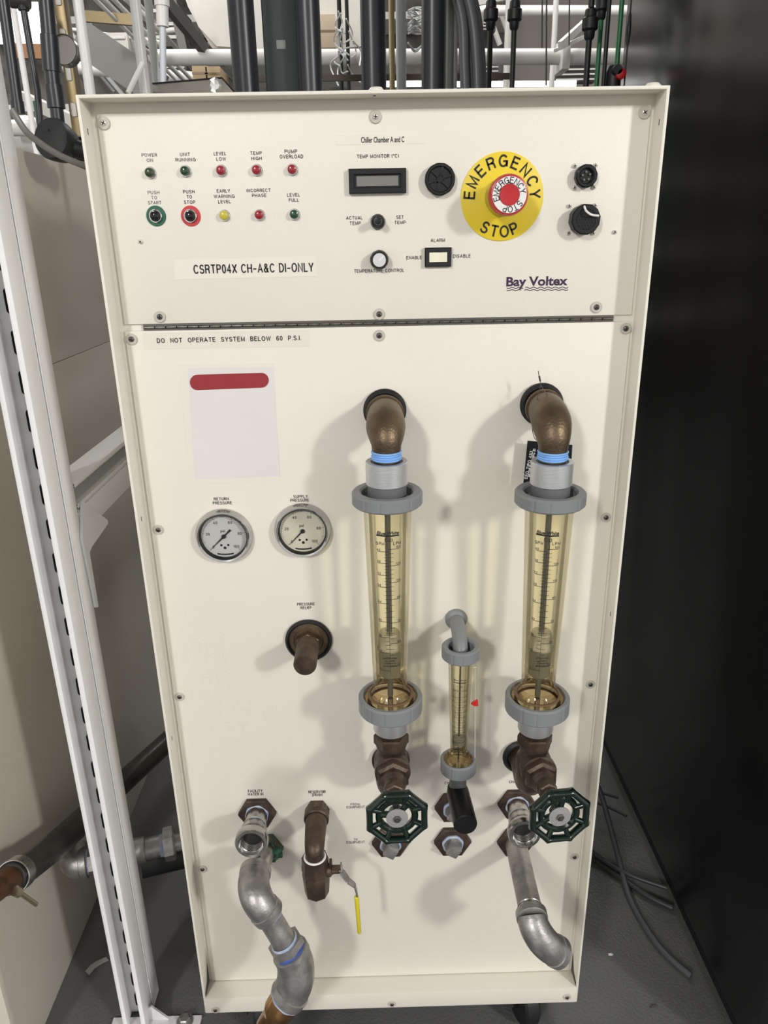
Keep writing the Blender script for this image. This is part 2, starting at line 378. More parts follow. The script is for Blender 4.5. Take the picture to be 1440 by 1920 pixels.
# ================================================================== CHILLER CABINET
ZT, ZB = 1.4175, .090
HW = .305
ch = thing('chiller_cabinet', (0, .35, FZ), 'tall cream painted steel water chiller cabinet with a recessed control panel', 'machine')
b = nb(); t = .0035
box(b, (-HW, 0, ZB), (-HW+t, .70, ZT), .001); box(b, (HW-t, 0, ZB), (HW, .70, ZT), .001)
box(b, (-HW+t*.5, 0, ZT-t), (HW-t*.5, .70, ZT), .001)
box(b, (-HW+t*.5, .034, ZB+.001), (HW-t*.5, .70, ZB+.006), 0)
box(b, (-HW+.002, -.0003, ZB-.0002), (HW-.002, .036, ZB+.033), .0012)
box(b, (-HW+t, .69, ZB+.004), (HW-t, .70, ZT-t))
obj('cabinet_shell', b, cream, ch)
b = nb()
box(b, (-HW+t, .0335, ZB+.03), (HW-t, .0365, ZT-t), 0)
obj('inner_flange', b, cream, ch, smooth=False)
def panel_part(name, quad):
    b = nb(); pts = [P(x, y) for x, y in quad]; prism(b, pts, (0, .0032, 0))
    bmesh.ops.bevel(b, geom=[e for e in b.edges], offset=.0006, segments=2, affect='EDGES')
    return obj(name, b, cream, ch)
xl, xr = -.2955, .2975
up_p = nb()
zu0 = P(711, 599).z; zu1 = 1.4040
box(up_p, (xl, PY, P(720, 600).z+.0005), (xr, PY+.003, zu1), .0007)
obj('upper_panel', up_p, cream, ch)
zl1 = P(720, 611).z
b = nb(); box(b, (xl-.001, PY, ZB+.034), (xr, PY+.003, zl1-.0005), .0007); obj('lower_panel', b, cream, ch)
zh = (P(720, 600).z + P(720, 611).z)/2
# hinge: a leaf strip in the gap with separate knuckles
b = nb(); box(b, (P(268, 611).x, PY+.0002, zh-.0036), (P(1150, 597).x, PY+.0028, zh+.0036)); hl = obj('hinge_leaf', b, dsteel, ch, smooth=False)
x0, x1 = P(270, 611).x, P(1149, 597).x; NK = 43; kw = (x1-x0)/NK
b = nb(); lathe(b, [(.0014, -kw/2+.0003), (.0019, -kw/2+.0006), (.0019, kw/2-.0006), (.0014, kw/2-.0003)], axis=(1, 0, 0), seg=10)
km = mesh_from(b, 'hinge_knuckle', mat('hinge_steel', (.22, .21, .19), .35, .9, col2=(.1, .095, .085), vscale=90))
for i in range(NK): inst('hinge_knuckle', km, (x0+kw*(i+.5), PY-.0004, zh), ch)

# screws with nylon cup washers
def screw_mesh():
    b = nb(); lathe(b, [(0, .0031), (.0018, .0030), (.0029, .0024), (.0034, .0014), (.0034, 0)], axis=OUT, seg=20, close=True); head = mesh_from(b, 'screw', mat('pale_screw', (.72, .70, .64), .35, .3))
    b = nb(); ringm(b, .0066, .0030, 0, .0017, (0, 0, 0), OUT, 24, .0005); wsh = mesh_from(b, 'washer', washer_m)
    b = nb(); box(b, (-.0021, -.0036, -.00045), (.0021, -.0026, .00045)); box(b, (-.00045, -.0036, -.0021), (.00045, -.0026, .0021)); cr = mesh_from(b, 'cross_recess', ink, smooth=False)
    return head, wsh, cr
SH, SW, SC = screw_mesh()
b = nb(); lathe(b, [(0, .0029), (.0018, .0028), (.0029, .0022), (.0034, .0014), (.0034, 0)], axis=OUT, seg=20); SHD = mesh_from(b, 'screw', dsteel)
def screw(px, py, Y=PY, dark=False, small=False, parent=None):
    s = inst('screw', SHD if dark else SH, P(px, py, Y-.0001), parent or ch, (0, random.uniform(0, 1.5), 0))
    if small: s.scale = (.72, .8, .72)
    else: sub('washer', SW, s)
    sub('cross_recess', SC, s)
for x, y in ((195, 231), (704, 219), (1208, 211)): screw(x, y)
for x, y in ((300, 594), (711, 589), (1118, 576), (247, 636), (711, 629), (1173, 616), (297, 993), (1136, 970), (337, 1306), (1107, 1283), (380, 1629), (1077, 1606)): screw(x, y, dark=True)
for x, y in ((404, 1893), (735, 1882), (1063, 1869)): screw(x, y, 0, dark=True)
for x, y in ((264, 453), (1152, 435)): screw(x, y, small=True)
for x in (P(705, 158, .01).x, P(1225, 152, .012).x):
    b = nb(); lathe(b, [(.0085, 0), (.0082, .002), (.006, .0042), (0, .005)], (x, .012, ZT-.0003), (0, 0, 1), 20); obj('bolt_head', b, cream, ch)
# small slots in the lip, grime in the lower corners
b = nb()
box(b, (P(702, 178, .012).x-.0015, .010, ZT-t-.0004), (P(702, 178, .012).x+.0015, .013, ZT-t+.0002))
obj('lip_slot', b, ink, ch, smooth=False)
for X, zs in ((-HW+t, (1.385, .62, .95)), (HW-t, (1.385, .80, .45))):
    for z in zs:
        b = nb(); box(b, (X-.0003, .012, z-.003), (X+.0003, .0135, z+.003)); obj('lip_slot', b, ink, ch, smooth=False)

gr = mat('dark_grime', (.02, .028, .02), .8, col2=(.10, .11, .07), vscale=400)
for X, sg, pts in ((-HW+t, 1, ((396, 1836), (399, 1842), (391, 1872), (386, 1874), (389, 1855))), (HW-t, -1, ((1068, 1818), (1071, 1822), (1080, 1846), (1079, 1852), (1073, 1836)))):
    b = nb(); prism(b, [(X+sg*.0004, y_, ZB+z_) for y_, z_ in ((.0305, .034), (.0305, .072), (.027, .064), (.020, .047), (.003, .040), (.002, .0345))], (sg*.0004, 0, 0)); obj('grime_streak', b, gr, ch, smooth=False)

def ptxt_obj(lines, parent=ch, m=ink, Y=PY, h=5.6, bold=.019, name='printed_text', **k):
    b = nb()
    for ln in lines:
        s, x, y, wd = ln[:4]; hh = ln[4] if len(ln) > 4 else h
        ptext(b, s, x, y, wd, hh, Y, bold, **k)
    return obj(name, b, m, parent, smooth=False)
T = [
 ([('POWER', 280, 290.5, 29), ('ON', 281, 300.5, 12)], ink_soft), ([('UNIT', 347, 289.5, 19), ('RUNNING', 348, 299.5, 38)], ink),
 ([('LEVEL', 412.5, 288, 23), ('LOW', 414.5, 298, 18)], ink), ([('TEMP', 480, 287, 22), ('HIGH', 481, 297, 20)], ink),
 ([('PUMP', 545.5, 284, 24, 6.2), ('OVERLOAD', 546.5, 293.5, 44, 6.2)], ink),
 ([('PUSH', 288, 361, 22), ('TO', 289, 370.5, 11), ('START', 290, 380, 25)], ink_soft), ([('PUSH', 354, 359.5, 22), ('TO', 355, 369, 10), ('STOP', 355.5, 379, 21)], ink),
 ([('EARLY', 419, 358, 25), ('WARNING', 420.5, 368, 39), ('LEVEL', 421, 378, 24)], ink), ([('INCORRECT', 485, 357, 45), ('PHASE', 486, 366.5, 27)], ink),
 ([('LEVEL', 550.5, 365.5, 24), ('FULL', 551, 375, 19)], ink), ([('TEMP MONITOR (°C)', 708.5, 292.8, 79, 6)], ink),
 ([('ACTUAL', 664.5, 408.5, 31), ('TEMP', 666, 418.5, 21)], ink), ([('SET', 750, 407, 14), ('TEMP', 750, 417, 21)], ink),
 ([('TEMPERATURE CONTROL', 711, 507.5, 94)], ink), ([('ALARM', 821, 450.5, 27)], ink), ([('ENABLE', 776.5, 483, 29)], ink), ([('DISABLE', 866, 480, 33)], ink),
 ([('RETURN', 415, 935.3, 28, 5), ('PRESSURE', 417, 942.8, 36, 5)], ink), ([('SUPPLY', 563.5, 931, 27, 5), ('PRESSURE', 562, 937.8, 35, 5)], ink),
 ([('PRESSURE', 573.5, 1132.5, 33, 4.6), ('RELIEF', 574, 1139.3, 21, 4.6)], ink), ([('FACILITY', 478.5, 1482.8, 27, 4.4), ('WATER IN', 479, 1488.8, 29, 4.4)], ink),
 ([('RESERVOIR', 594.5, 1484.5, 32, 4.4), ('DRAIN', 595, 1490.2, 19, 4.4)], ink), ([('FROM', 666, 1507.8, 17, 4), ('EQUIPMENT', 667, 1513, 34, 4)], ink_soft),
 ([('TO', 667, 1573.8, 7, 4), ('EQUIPMENT', 667, 1579, 34, 4)], ink_soft), ([('CHAMBER', 850, 1467.5, 33, 4.2)], ink), ([('CHAMBER', 970, 1465.5, 31, 4.2)], ink),
]
for lines, m in T: ptxt_obj(lines, m=m)
# brand mark with wave lines
lg = ptxt_obj([('Bay Voltex', 1007, 526.5, 115, 17.5)], m=purple, bold=.03, name='brand_lettering')
for k, (y, ranges) in enumerate(((539.5, ((950, 981), (985, 1065))), (543.8, ((950, 977), (983, 1065))))):
    for xa, xb in ranges:
        b = nb(); n = int((xb-xa)/1.2); A = []
        for i in range(n+1):
            x = xa+(xb-xa)*i/n; yy = y+1.1*sin((x-950)*2*PI/13.5)-(x-1007)*.006
            A.append((P(x, yy-.8, PY-.0002), P(x, yy+.8, PY-.0002)))
        vsA = [(b.verts.new(p), b.verts.new(q)) for p, q in A]
        for (p, q), (r_, s_) in zip(vsA, vsA[1:]): b.faces.new((p, q, s_, r_))
        obj('wave_line', b, purple, lg, smooth=False)
# adhesive labels with their own print
def sticker(name, quad, m, lines, h, bold, Y=PY, slant=0.):
    b = nb(); plate_on_panel(b, quad, Y, .0003); s = obj(name, b, m, ch, smooth=False)
    if lines: ptxt_obj(lines, parent=s, Y=Y-.0004, h=h, bold=bold)
    return s
sticker('adhesive_label', ((325, 488), (592, 481), (594, 518), (328, 524)), label_w, [('CSRTP04X CH–A&C DI–ONLY', 475.5, 503, 225, 15)], 15, .006)
sticker('adhesive_label', ((628, 252), (797, 249), (798, 269), (630, 272)), label_w, [('Chiller Chamber A and C', 717.5, 261.5, 81, 11)], 11, .012)
sticker('adhesive_label', ((267, 624), (579, 618), (581, 650), (271, 655)), label_m, [('DO  NOT  OPERATE  SYSTEM  BELOW  60  P.S.I.', 429.5, 636, 271, 7.6)], 7.6, .02)
sheet = sticker('paper_label', ((334, 682), (514, 680), (524, 900), (357, 908)), label_w, None, 0, 0)
b = nb(); plate_on_panel(b, ((352, 690), (512, 688), (525, 893), (366, 899)), PY-.0003, .0002); obj('paper_sheet', b, paper, sheet, smooth=False)
b = nb(); q = []
for i in range(13): a = PI/2+PI*i/12; q.append((370+14*cos(a), 717-14.5*sin(a)))
for i in range(13): a = -PI/2+PI*i/12; q.append((490+14*cos(a), 713-14*sin(a)))
plate_on_panel(b, q, PY-.0006, .0002); obj('redaction_bar', b, redaction_red, sheet, smooth=False)  # red bar stands for a redaction smear over the label

# ---- indicators and push buttons
def pilot(px, py, m):
    c = P(px, py); b = nb()
    ringm(b, .0062, .0046, 0, .0020, c, OUT, 24, .0005); o = obj('indicator_light', b, chrome, ch)
    b = nb(); lathe(b, [(.0049, 0), (.0049, .0050), (.0042, .0064), (.0025, .0072), (0, .0074)], c, OUT, 20); obj('lens', b, m, o)
for x, y, m in ((282, 324, greenl2), (348, 321, greenl), (415, 320, redl), (481.5, 319, redl), (548, 318, redl), (421, 404, yellowl), (486.5, 403, redl), (552, 402, greenl)): pilot(x, y, m)
def push(px, py, mring):
    c = P(px, py); b = nb(); ringm(b, .0108, .0065, 0, .0012, c, OUT, 40, .0004); o = obj('push_button', b, mring, ch)
    b = nb(); ringm(b, .0072, .0052, 0, .0042, c, OUT, 32, .0008); obj('collar', b, chrome, o)
    b = nb(); lathe(b, [(.0054, 0), (.0054, .0052), (.0046, .0072), (.0025, .0082), (0, .0085)], c, OUT, 24); obj('button_cap', b, blackg, o)
push(293, 405, greenring); push(358, 405, redring)
# ---- display
def frame_bm(b, xa, ya, xb, yb, bw, d0, d1, Y=PY, bev=.0008):
    A = P(xa, yb, Y); B = P(xb, ya, Y); x0, z0, x1, z1 = A.x, A.z, B.x, B.z
    fr = [[b.verts.new((xx, yy, zz)) for xx, zz in ((x0+k, z0+k), (x1-k, z0+k), (x1-k, z1-k), (x0+k, z1-k))] for k, yy in ((0, Y-d0), (0, Y-d1+bev), (bev, Y-d1), (bw-bev, Y-d1), (bw, Y-d1+bev), (bw, Y-d0))]
    for A_, B_ in zip(fr, fr[1:]+fr[:1]):
        for i in range(4): b.faces.new((A_[i], A_[(i+1) % 4], B_[(i+1) % 4], B_[i]))
    return x0, z0, x1, z1
b = nb(); x0, z0, x1, z1 = frame_bm(b, 655, 315.5, 761, 364, .0062, 0, .007); o = obj('temperature_display', b, blackp, ch)
b = nb(); box(b, (x0+.004, PY-.0035, z0+.004), (x1-.004, PY, z1-.004)); obj('display_mask', b, blackg, o)
b = nb(); box(b, (x0+.0085, PY-.0042, z0+.0075), (x1-.0085, PY-.003, z1-.0075)); obj('screen', b, lcd, o, smooth=False)
# ---- buzzer
c = P(824, 337); b = nb(); ringm(b, .0163, .0125, 0, .009, c, OUT, 48, .001, rmod=lambda a, r, h: 1+.012*(1 if r > .0155 and int(a*36/PI) % 2 else 0)); o = obj('alarm_buzzer', b, blackp, ch)
b = nb(); disc(b, .0128, 0, .0045, c, OUT, 32); obj('buzzer_core', b, blackg, o)
b = nb(); disc(b, .0042, 0, .0085, c, OUT, 20, .0008)
for k in range(6):
    M = Matrix.Translation(c) @ frame_to(OUT) @ Matrix.Rotation(k*PI/3+.3, 4, 'Z')
    box(b, (.003, -.0011, .003), (.0132, .0011, .0082), .0004, M)
obj('buzzer_grille', b, blackp, o)
# ---- emergency stop
c = P(941, 369.5); es = None
b = nb(); lathe(b, [(.0458, 0), (.0458, .0011), (.0452, .0014), (0, .0014)], c, OUT, 72); es = obj('emergency_stop', b, yellow, ch)
def arc_text(bm, s, c, axisrot, R, a0, a1, size, bold, inward=False, Yoff=0., tw=None):
    n = len(s)
    for i, chh in enumerate(s):
        if chh == ' ': continue
        a = a0+(a1-a0)*(i/(n-1))
        p = c + Vector((R*cos(a), -Yoff, R*sin(a)))
        rot = a-PI/2 if not inward else a+PI/2
        M = Matrix.Translation(p) @ PANEL_ROT @ Matrix.Rotation(rot, 4, 'Z')
        text_bm(bm, chh, M, size, bold)
b = nb(); arc_text(b, 'EMERGENCY', c, 0, .0365, rad(176), rad(4), .0150, .02, Yoff=.0017); obj('lettering', b, ink, es, smooth=False)
b = nb(); arc_text(b, 'STOP', c, 0, .0360, rad(-120), rad(-66), .0150, .02, True, .0017)
obj('lettering', b, ink, es, smooth=False)
b = nb(); lathe(b, [(.0195, .0012), (.0195, .006), (.0178, .009), (.0178, .026), (.0160, .026), (.0160, .033), (0, .033)], c, OUT, 40); obj('collar', b, steel, es)
b = nb(); lathe(b, [(.0160, .030), (.0205, .031), (.0208, .036), (.0208, .044), (.0195, .0475), (.0180, .048), (0, .048)], c, OUT, 48); obj('mushroom_cap', b, redp, es)
b = nb(); ringm(b, .0180, .0108, .0478, .0486, c, OUT, 48, .0002); obj('legend_ring', b, whitep, es)
b = nb(); lathe(b, [(.0106, .0478), (.0104, .0492), (.0085, .0490), (0, .0482)], c, OUT, 40); obj('cap_centre', b, redp, es)
b = nb(); arc_text(b, 'EMERGENCY', c, 0, .0142, rad(196), rad(14), .0078, .004, Yoff=.0488); arc_text(b, 'STOP', c, 0, .0142, rad(-38), rad(-108), .0078, .004, Yoff=.0488)
obj('cap_lettering', b, ink, es, smooth=False)
# ---- connectors
def conn(px, py, r, label, pts, d):
    c = P(px, py); b = nb(); ringm(b, r, r*.62, 0, d, c, OUT, 36, .0012, rmod=lambda a, rr, h: 1+.03*(1 if rr > r*.9 and int(a*24/PI) % 2 else 0)); o = obj('panel_connector', b, blackp, ch)
    b = nb(); disc(b, r*.66, 0, d*.45, c, OUT, 32); obj('socket_insert', b, blackg, o)
    for x, y in pts: screw(x, y, small=True)
    return o, c
o, c = conn(1096, 331, .0118, '', ((1077, 311), (1116, 310), (1076, 352), (1113, 351)), .010)
b = nb()
for k in range(5):
    a = k*2*PI/5+.4; disc(b, .0012, 0, .008, c+Vector((cos(a)*.0042, 0, sin(a)*.0042)), OUT, 8)
obj('pins', b, dsteel, o)
o, c = conn(1092, 412, .0158, '', ((1067, 386), (1115, 385), (1065, 437), (1112, 437)), .016)
b = nb(); disc(b, .0138, .008, .0155, c, OUT, 32, .001); obj('dust_cap', b, blackp, o)
b = nb()
for i in range(-3, 4):
    for j in range(-3, 4):
        if i*i+j*j < 11: disc(b, .0009, .0150, .0162, c+Vector((i*.0032+(j % 2)*.0016, 0, j*.0030)), OUT, 6)
obj('knurl_dots', b, blackp, o)
b = nb(); tube(b, smoothpath([c+Vector((-.0035, -.017, .0135)), c+Vector((-.002, -.021, .0085)), c+Vector((.004, -.022, .0045)), c+Vector((.013, -.017, .0035))], 6), .0012, 8); obj('tether_loop', b, whitep, o)
# ---- toggle, knob, rocker
c = P(708.5, 416); b = nb(); ringm(b, .0082, .0058, 0, .004, c, OUT, 28, .001); o = obj('toggle_switch', b, dsteel, ch)
b = nb(); disc(b, .0060, 0, .0025, c, OUT, 24); obj('socket', b, blackg, o)
b = nb(); lathe(b, [(.0036, 0), (.0038, .009), (.0046, .017), (.0040, .0205), (0, .0215)], c, OUT+Vector((-.0, 0, .05)), 20); obj('toggle_lever', b, blackp, o)
c = P(711, 487); b = nb(); lathe(b, [(.0105, 0), (.0103, .006), (.0096, .0125), (.0090, .0135), (.0070, .0135)], c, OUT, 36, rmod=lambda a, r, h: 1+.03*(int(a*18/PI) % 2)); o = obj('temperature_knob', b, blackp, ch)
b = nb(); lathe(b, [(.0073, .0128), (.0073, .0139), (0, .0141)], c, OUT, 30); kc = obj('knob_face', b, chrome, o)
b = nb(); M = Matrix.Translation(c) @ frame_to(OUT) @ Matrix.Rotation(.7, 4, 'Z')
box(b, (-.001, -.0006, .0138), (.007, .0006, .0144), 0, M); obj('pointer_line', b, whitep, o, smooth=False)
b = nb(); x0, z0, x1, z1 = frame_bm(b, 796, 463.5, 846, 500.5, .0052, 0, .0055); o = obj('rocker_switch', b, blackg, ch)
b = nb(); xm = (x0+x1)/2+.001
prism(b, [Vector((x0+.005, PY, z0+.0052)), Vector((x0+.005, PY-.0072, z0+.0052)), Vector((xm, PY-.0042, z0+.0052)), Vector((x1-.005, PY-.005, z0+.0052)), Vector((x1-.005, PY, z0+.0052))], (0, 0, z1-z0-.0104)); obj('rocker', b, ivory, o, smooth=False)
# ---- casters
for sx in (-1, 1):
    for yy in (.085, .60):
        cx = sx*.235; b = nb(); ringm(b, .050, .014, -.014, .014, (cx, yy, FZ+.050), (1, .25, 0), 32, .004); cw = obj('caster', b, rubber, ch)
        b = nb(); box(b, (cx-.022, yy-.025, .052), (cx+.022, yy+.025, .066), .003); box(b, (cx-.023, yy-.02, -.01), (cx-.018, yy+.02, .064), .002); box(b, (cx+.018, yy-.02, -.01), (cx+.023, yy+.02, .064), .002)
        disc(b, .012, .064, .090, (cx, yy, 0), (0, 0, 1), 16); box(b, (cx-.03, yy-.03, .086), (cx+.03, yy+.03, .0905), .001); obj('caster_fork', b, dsteel, cw)

# ================================================================== GAUGES
def gauge(px, py, dm, label, tail, needle_a):
    c = P(px, py); g = thing('pressure_gauge', c, label, 'gauge', None)
    b = nb(); lathe(b, [(.0355, 0), (.0365, .0012), (.0362, .0045), (.0345, .0075), (.0340, .011), (.0325, .0128), (.0305, .0120), (.0300, .009)], c, OUT, 64, close=False); obj('bezel', b, mat('bezel_steel', (.50, .50, .50), .12, 1.), g)
    b = nb(); lathe(b, [(.0303, .0004), (.0303, .0105), (.0298, .0108), (.0290, .0042)], c, OUT, 64, close=False); obj('inner_ring', b, blackp, g)  # black ring also carries the shadow around the dial's edge
    b = nb(); disc(b, .0302, .0002, .0040, c, OUT, 64); d = obj('dial', b, dm, g)
    Y = -.0042
    b = nb()
    for i in range(101):
        if i % 2 and i % 10: continue
        a = rad(225-2.7*i); L = .0030 if i % 20 == 0 else (.0024 if i % 10 == 0 else .0016); R0 = .0278
        M = Matrix.Translation(c+Vector((0, Y, 0))) @ PANEL_ROT @ Matrix.Rotation(a, 4, 'Z')
        wd = .00022 if i % 10 == 0 else .00013
        vv = [b.verts.new(M @ Vector(q)) for q in ((R0-L, -wd, 0), (R0, -wd, 0), (R0, wd, 0), (R0-L, wd, 0))]; b.faces.new(vv)
    obj('tick_marks', b, ink, d, smooth=False)
    b = nb()
    for i in range(6):
        a = rad(225-54*i); R0 = .0208
        text_bm(b, str(i*20), Matrix.Translation(c+Vector((R0*cos(a), Y-.0001, R0*sin(a)))) @ PANEL_ROT, .0046, .006, width=None)
    text_bm(b, 'psi', Matrix.Translation(c+Vector((-.001, Y-.0001, .0075))) @ PANEL_ROT, .0056, .01)
    obj('numerals', b, ink, d, smooth=False)
    b = nb()
    for s in (-1, 1): disc(b, .0015, .004, .0044, c+Vector((s*.0045, 0, -.0125)), OUT, 14)
    disc(b, .0019, .004, .0044, c+Vector((0, 0, -.0163)), OUT, 14)
    pts = [c+Vector((.0105*s, -.0041, -.0245+.0012*(abs(s)**2))) for s in (-1, -.5, 0, .5, 1)]+[c+Vector((.0105*s, -.0041, -.0265+.0012*(abs(s)**2))) for s in (1, .5, 0, -.5, -1)]
    prism(b, pts, (0, -.0003, 0)); obj('dial_marks', b, ink, d, smooth=False)
    b = nb(); a = rad(needle_a); M = Matrix.Translation(c+Vector((0, -.0052, 0))) @ PANEL_ROT @ Matrix.Rotation(a, 4, 'Z')
    q = [(.0255, .0001, 0), (.0255, -.0001, 0), (.004, -.0009, 0), (-.002, -.0009, 0)]
    if tail: q += [(-.006, -.0008, 0), (-.0125, -.0014, 0), (-.0130, .0014, 0), (-.006, .0008, 0)]
    q += [(-.002, .0009, 0), (.004, .0009, 0)]
    prism(b, [M @ Vector(p) for p in q], (0, -.0006, 0)); disc(b, .0027, .0045, .0072, c, OUT, 20, .0004); obj('needle', b, ink, g, smooth=False)
    return g
gauge(421, 1003, dial_l, 'round chrome pressure gauge with glare-greyed dial under the words return pressure', True, 224)
gauge(568, 993, dial_r, 'round chrome pressure gauge with yellowed dial under the words supply pressure', False, 226)

# ================================================================== PRESSURE RELIEF VALVE
c = P(579, 1199); g = thing('relief_valve', c, 'brown bronze pressure relief valve poking from a black rubber grommet', 'valve')
b = nb(); ringm(b, .0318, .0262, -.001, .007, c, OUT, 48, .0028); obj('grommet', b, rubber, g)
b = nb(); lathe(b, [(.0262, 0), (.0262, .0035), (.0205, .0042), (.0185, .0065), (0, .0065)], c, OUT, 40); obj('flange', b, brass_old, g)
b = nb(); hexprof(b, .0175, .005, .018, c, OUT, up=(1, 0, 0)); obj('hex_base', b, brass_old, g, ang=20)
b = nb(); lathe(b, [(.0155, .016), (.0158, .019), (.0150, .022), (.0150, .064), (.0140, .0665), (0, .0668)], c, OUT, 32); obj('valve_body', b, bronze, g)

# ================================================================== FLOW METERS
def rib(n, depth):
    def f(a, r, h):
        k = (a*n/(2*PI)) % 1.0
        return 1-depth*(1 if k < .07 else 0)
    return f
def flowmeter(X, Yp, zs, grom_px, label, big=True):
    pass
def big_flow(gpx, apx, z_ref, label, lean=0.):
    """gpx: grommet centre on panel; apx: function y->pixel x of the meter's axis"""
    Yp = -.045
    G = P(*gpx); X = aY(apx(932), 932, Yp).x if G.x < .1 else G.x; G.x = X
    def Z(py): return aY(apx(py), py, Yp).z
    g = thing('flow_meter', (X, Yp, Z(1400)), label, 'flow meter')
    b = nb(); ringm(b, .0262, .0185, -.0005, .009, G, OUT, 44, .003); obj('grommet', b, rubber, g)
    # bronze elbow
    ze = Z(848); zc = G.z
    b = nb(); tube(b, [G+Vector((0, .003, 0)), (X, PY-.004, zc), (X, .008, zc)], .0172, 28); obj('nipple', b, brass_old, g)
    A = Vector((X, .006, zc-.001)); B = Vector((X, Yp, ze+.008))
    path = bend(A, (X, Yp, zc-.001), B, 14); rr = [.0205+.0022*sin(PI*i/14)-.0035*max(0, (i-7)/7) for i in range(15)]
    b = nb(); tube(b, [A+Vector((0, .007, 0)), A+Vector((0, .0065, 0)), A+Vector((0, .0012, 0))], [.0208, .0228, .0228], 32)
    tube(b, [A+Vector((0, .001, 0))]+path+[Vector((X, Yp, ze-.012))], [.0210]+rr+[.0155], 32); obj('elbow', b, brass_old, g)
    ztop = Z(864)
    b = nb()
    for k in range(4): ringm(b, .0172+.0006*(k % 2), .0140, ze-.0085+.0027*k, ze-.0058+.0027*k, (X, Yp, 0), (0, 0, 1), 32, .0010)
    tp = obj('sealant_tape', b, tape_b, g)
    # collars
    zs0, zs1 = Z(906), Z(864)
    b = nb(); ringm(b, .0243, .0185, zs0, zs1, (X, Yp, 0), (0, 0, 1), 48, .0006); obj('upper_collar', b, alu, g)
    b = nb(); lathe(b, [(.0225, Z(945)), (.0225, zs0+.001), (.0190, zs0+.001), (.0190, zs1-.0015), (.0150, zs1-.0012), (.0150, zs1-.01)], (X, Yp, 0), (0, 0, 1), 40, close=False); obj('tail_piece', b, greyd, g)
    zn0, zn1 = Z(944), Z(919)
    b = nb(); ringm(b, .0412, .0300, zn0, zn1, (X, Yp, 0), (0, 0, 1), 168, .0022, rmod=lambda a, r, h: (1-.018*(1 if ((a*14/(2*PI)) % 1.0) < .06 else 0)) if r > .038 else 1); 
    ringm(b, .0310, .0215, zn0-.001, zn0+.006, (X, Yp, 0), (0, 0, 1), 40, .0006); obj('upper_union_nut', b, greyp, g)
    # amber tube: tapering
    zt0, zt1 = Z(1289), zn0+.002
    rt, rb = .0285, .0212
    b = nb(); lathe(b, [(rt, zt1), (rb, zt0)], (X, Yp, 0), (0, 0, 1), 56, close=False); tb = obj('amber_tube', b, amber_m, g)
    b = nb(); lathe(b, [(rt-.0060, zt1), (rb-.0040, zt0)], (X, Yp, 0), (0, 0, 1), 48, close=False); obj('tube_bore', b, amber_m, tb)
    # flange at bottom
    zf = Z(1300)
    b = nb(); lathe(b, [(rb, zt0+.001), (rb+.0015, zt0-.003), (.028, zf-.0005), (.0335, zf-.001), (.0335, zf-.005), (0, zf-.005)], (X, Yp, 0), (0, 0, 1), 56, close=False); obj('tube_flange', b, amber_d, g)
    b = nb(); ringm(b, .0300, .0255, zf-.001, zf+.0012, (X, Yp, 0), (0, 0, 1), 48, .0008); disc(b, .0335, zf-.008, zf-.0055, (X, Yp, 0), (0, 0, 1), 48); obj('gasket', b, mat('brown_gasket', (.16, .10, .045), .4), g)
    zb1, zb0 = Z(1302), Z(1330)
    b = nb(); ringm(b, .0412, .0332, zb0, zb1, (X, Yp, 0), (0, 0, 1), 168, .0022, rmod=lambda a, r, h: (1-.018*(1 if ((a*14/(2*PI)) % 1.0) < .06 else 0)) if r > .038 else 1)
    disc(b, .0345, zb0+.001, zb0+.006, (X, Yp, 0), (0, 0, 1), 40); obj('lower_union_nut', b, greyp, g)
    b = nb(); lathe(b, [(.0225, Z(1366)), (.0232, Z(1366)+.002), (.0232, zb0+.003)], (X, Yp, 0), (0, 0, 1), 40); obj('lower_collar', b, alu, g)
    # guide rod and float
    b = nb(); tube(b, [(X, Yp, zf-.003), (X, Yp, zt1+.004)], .0036, 14); obj('guide_rod', b, mat('rod_steel', (.16, .16, .15), .35, .5), g)
    zfl1, zfl0 = Z(1184), Z(1264)
    zr = zfl1-(zfl1-zfl0)*.36
    b = nb(); lathe(b, [(.0040, zfl0-.001), (.0120, zfl0), (.0136, zfl0+.003), (.0140, zr-.004), (.0155, zr-.002), (.0158, zr+.001), (.0140, zr+.004), (.0135, zfl1-.003), (.0125, zfl1), (.0040, zfl1+.0005)], (X, Yp, 0), (0, 0, 1), 40); fl = obj('float', b, mat('float_steel', (.46, .44, .385), .25, .6), g)
    b = nb()
    for k, wv in enumerate((8, 6, 7, 8)):
        for zz, yy in ((zr-.008-.0036*k, 0),):
            text_bm(b, ['READ FLOW AT RIDGE', 'OF FLOAT', 'CALIBRATED FOR', 'SPECIFIC GRAVITY'][k], Matrix.Translation((X, Yp-.0143, zz)) @ PANEL_ROT, .0022, .01, width=wv*.0021)
    obj('float_lettering', b, ink, fl, smooth=False)
    # scale: wraps the front of the tube
    face0 = -math.atan2(X-CAM.x, Yp-CAM.y)
    def onT(u, z, s=0):
        """u in metres along the circumference from the front"""
        k = (z-zt0)/(zt1-zt0); r = rb+(rt-rb)*k+.0003; a = u/r+face0
        return Vector((X+r*sin(a), Yp-r*cos(a), z))
    b = nb()
    def dash(u0, z0, u1, z1, wd=.00036):
        n = 3
        for i in range(n):
            ua, ub = u0+(u1-u0)*i/n, u0+(u1-u0)*(i+1)/n; za, zc_ = z0+(z1-z0)*i/n, z0+(z1-z0)*(i+1)/n
            vv = [b.verts.new(p) for p in (onT(ua, za-wd), onT(ub, zc_-wd), onT(ub, zc_+wd), onT(ua, za+wd))]; b.faces.new(vv)
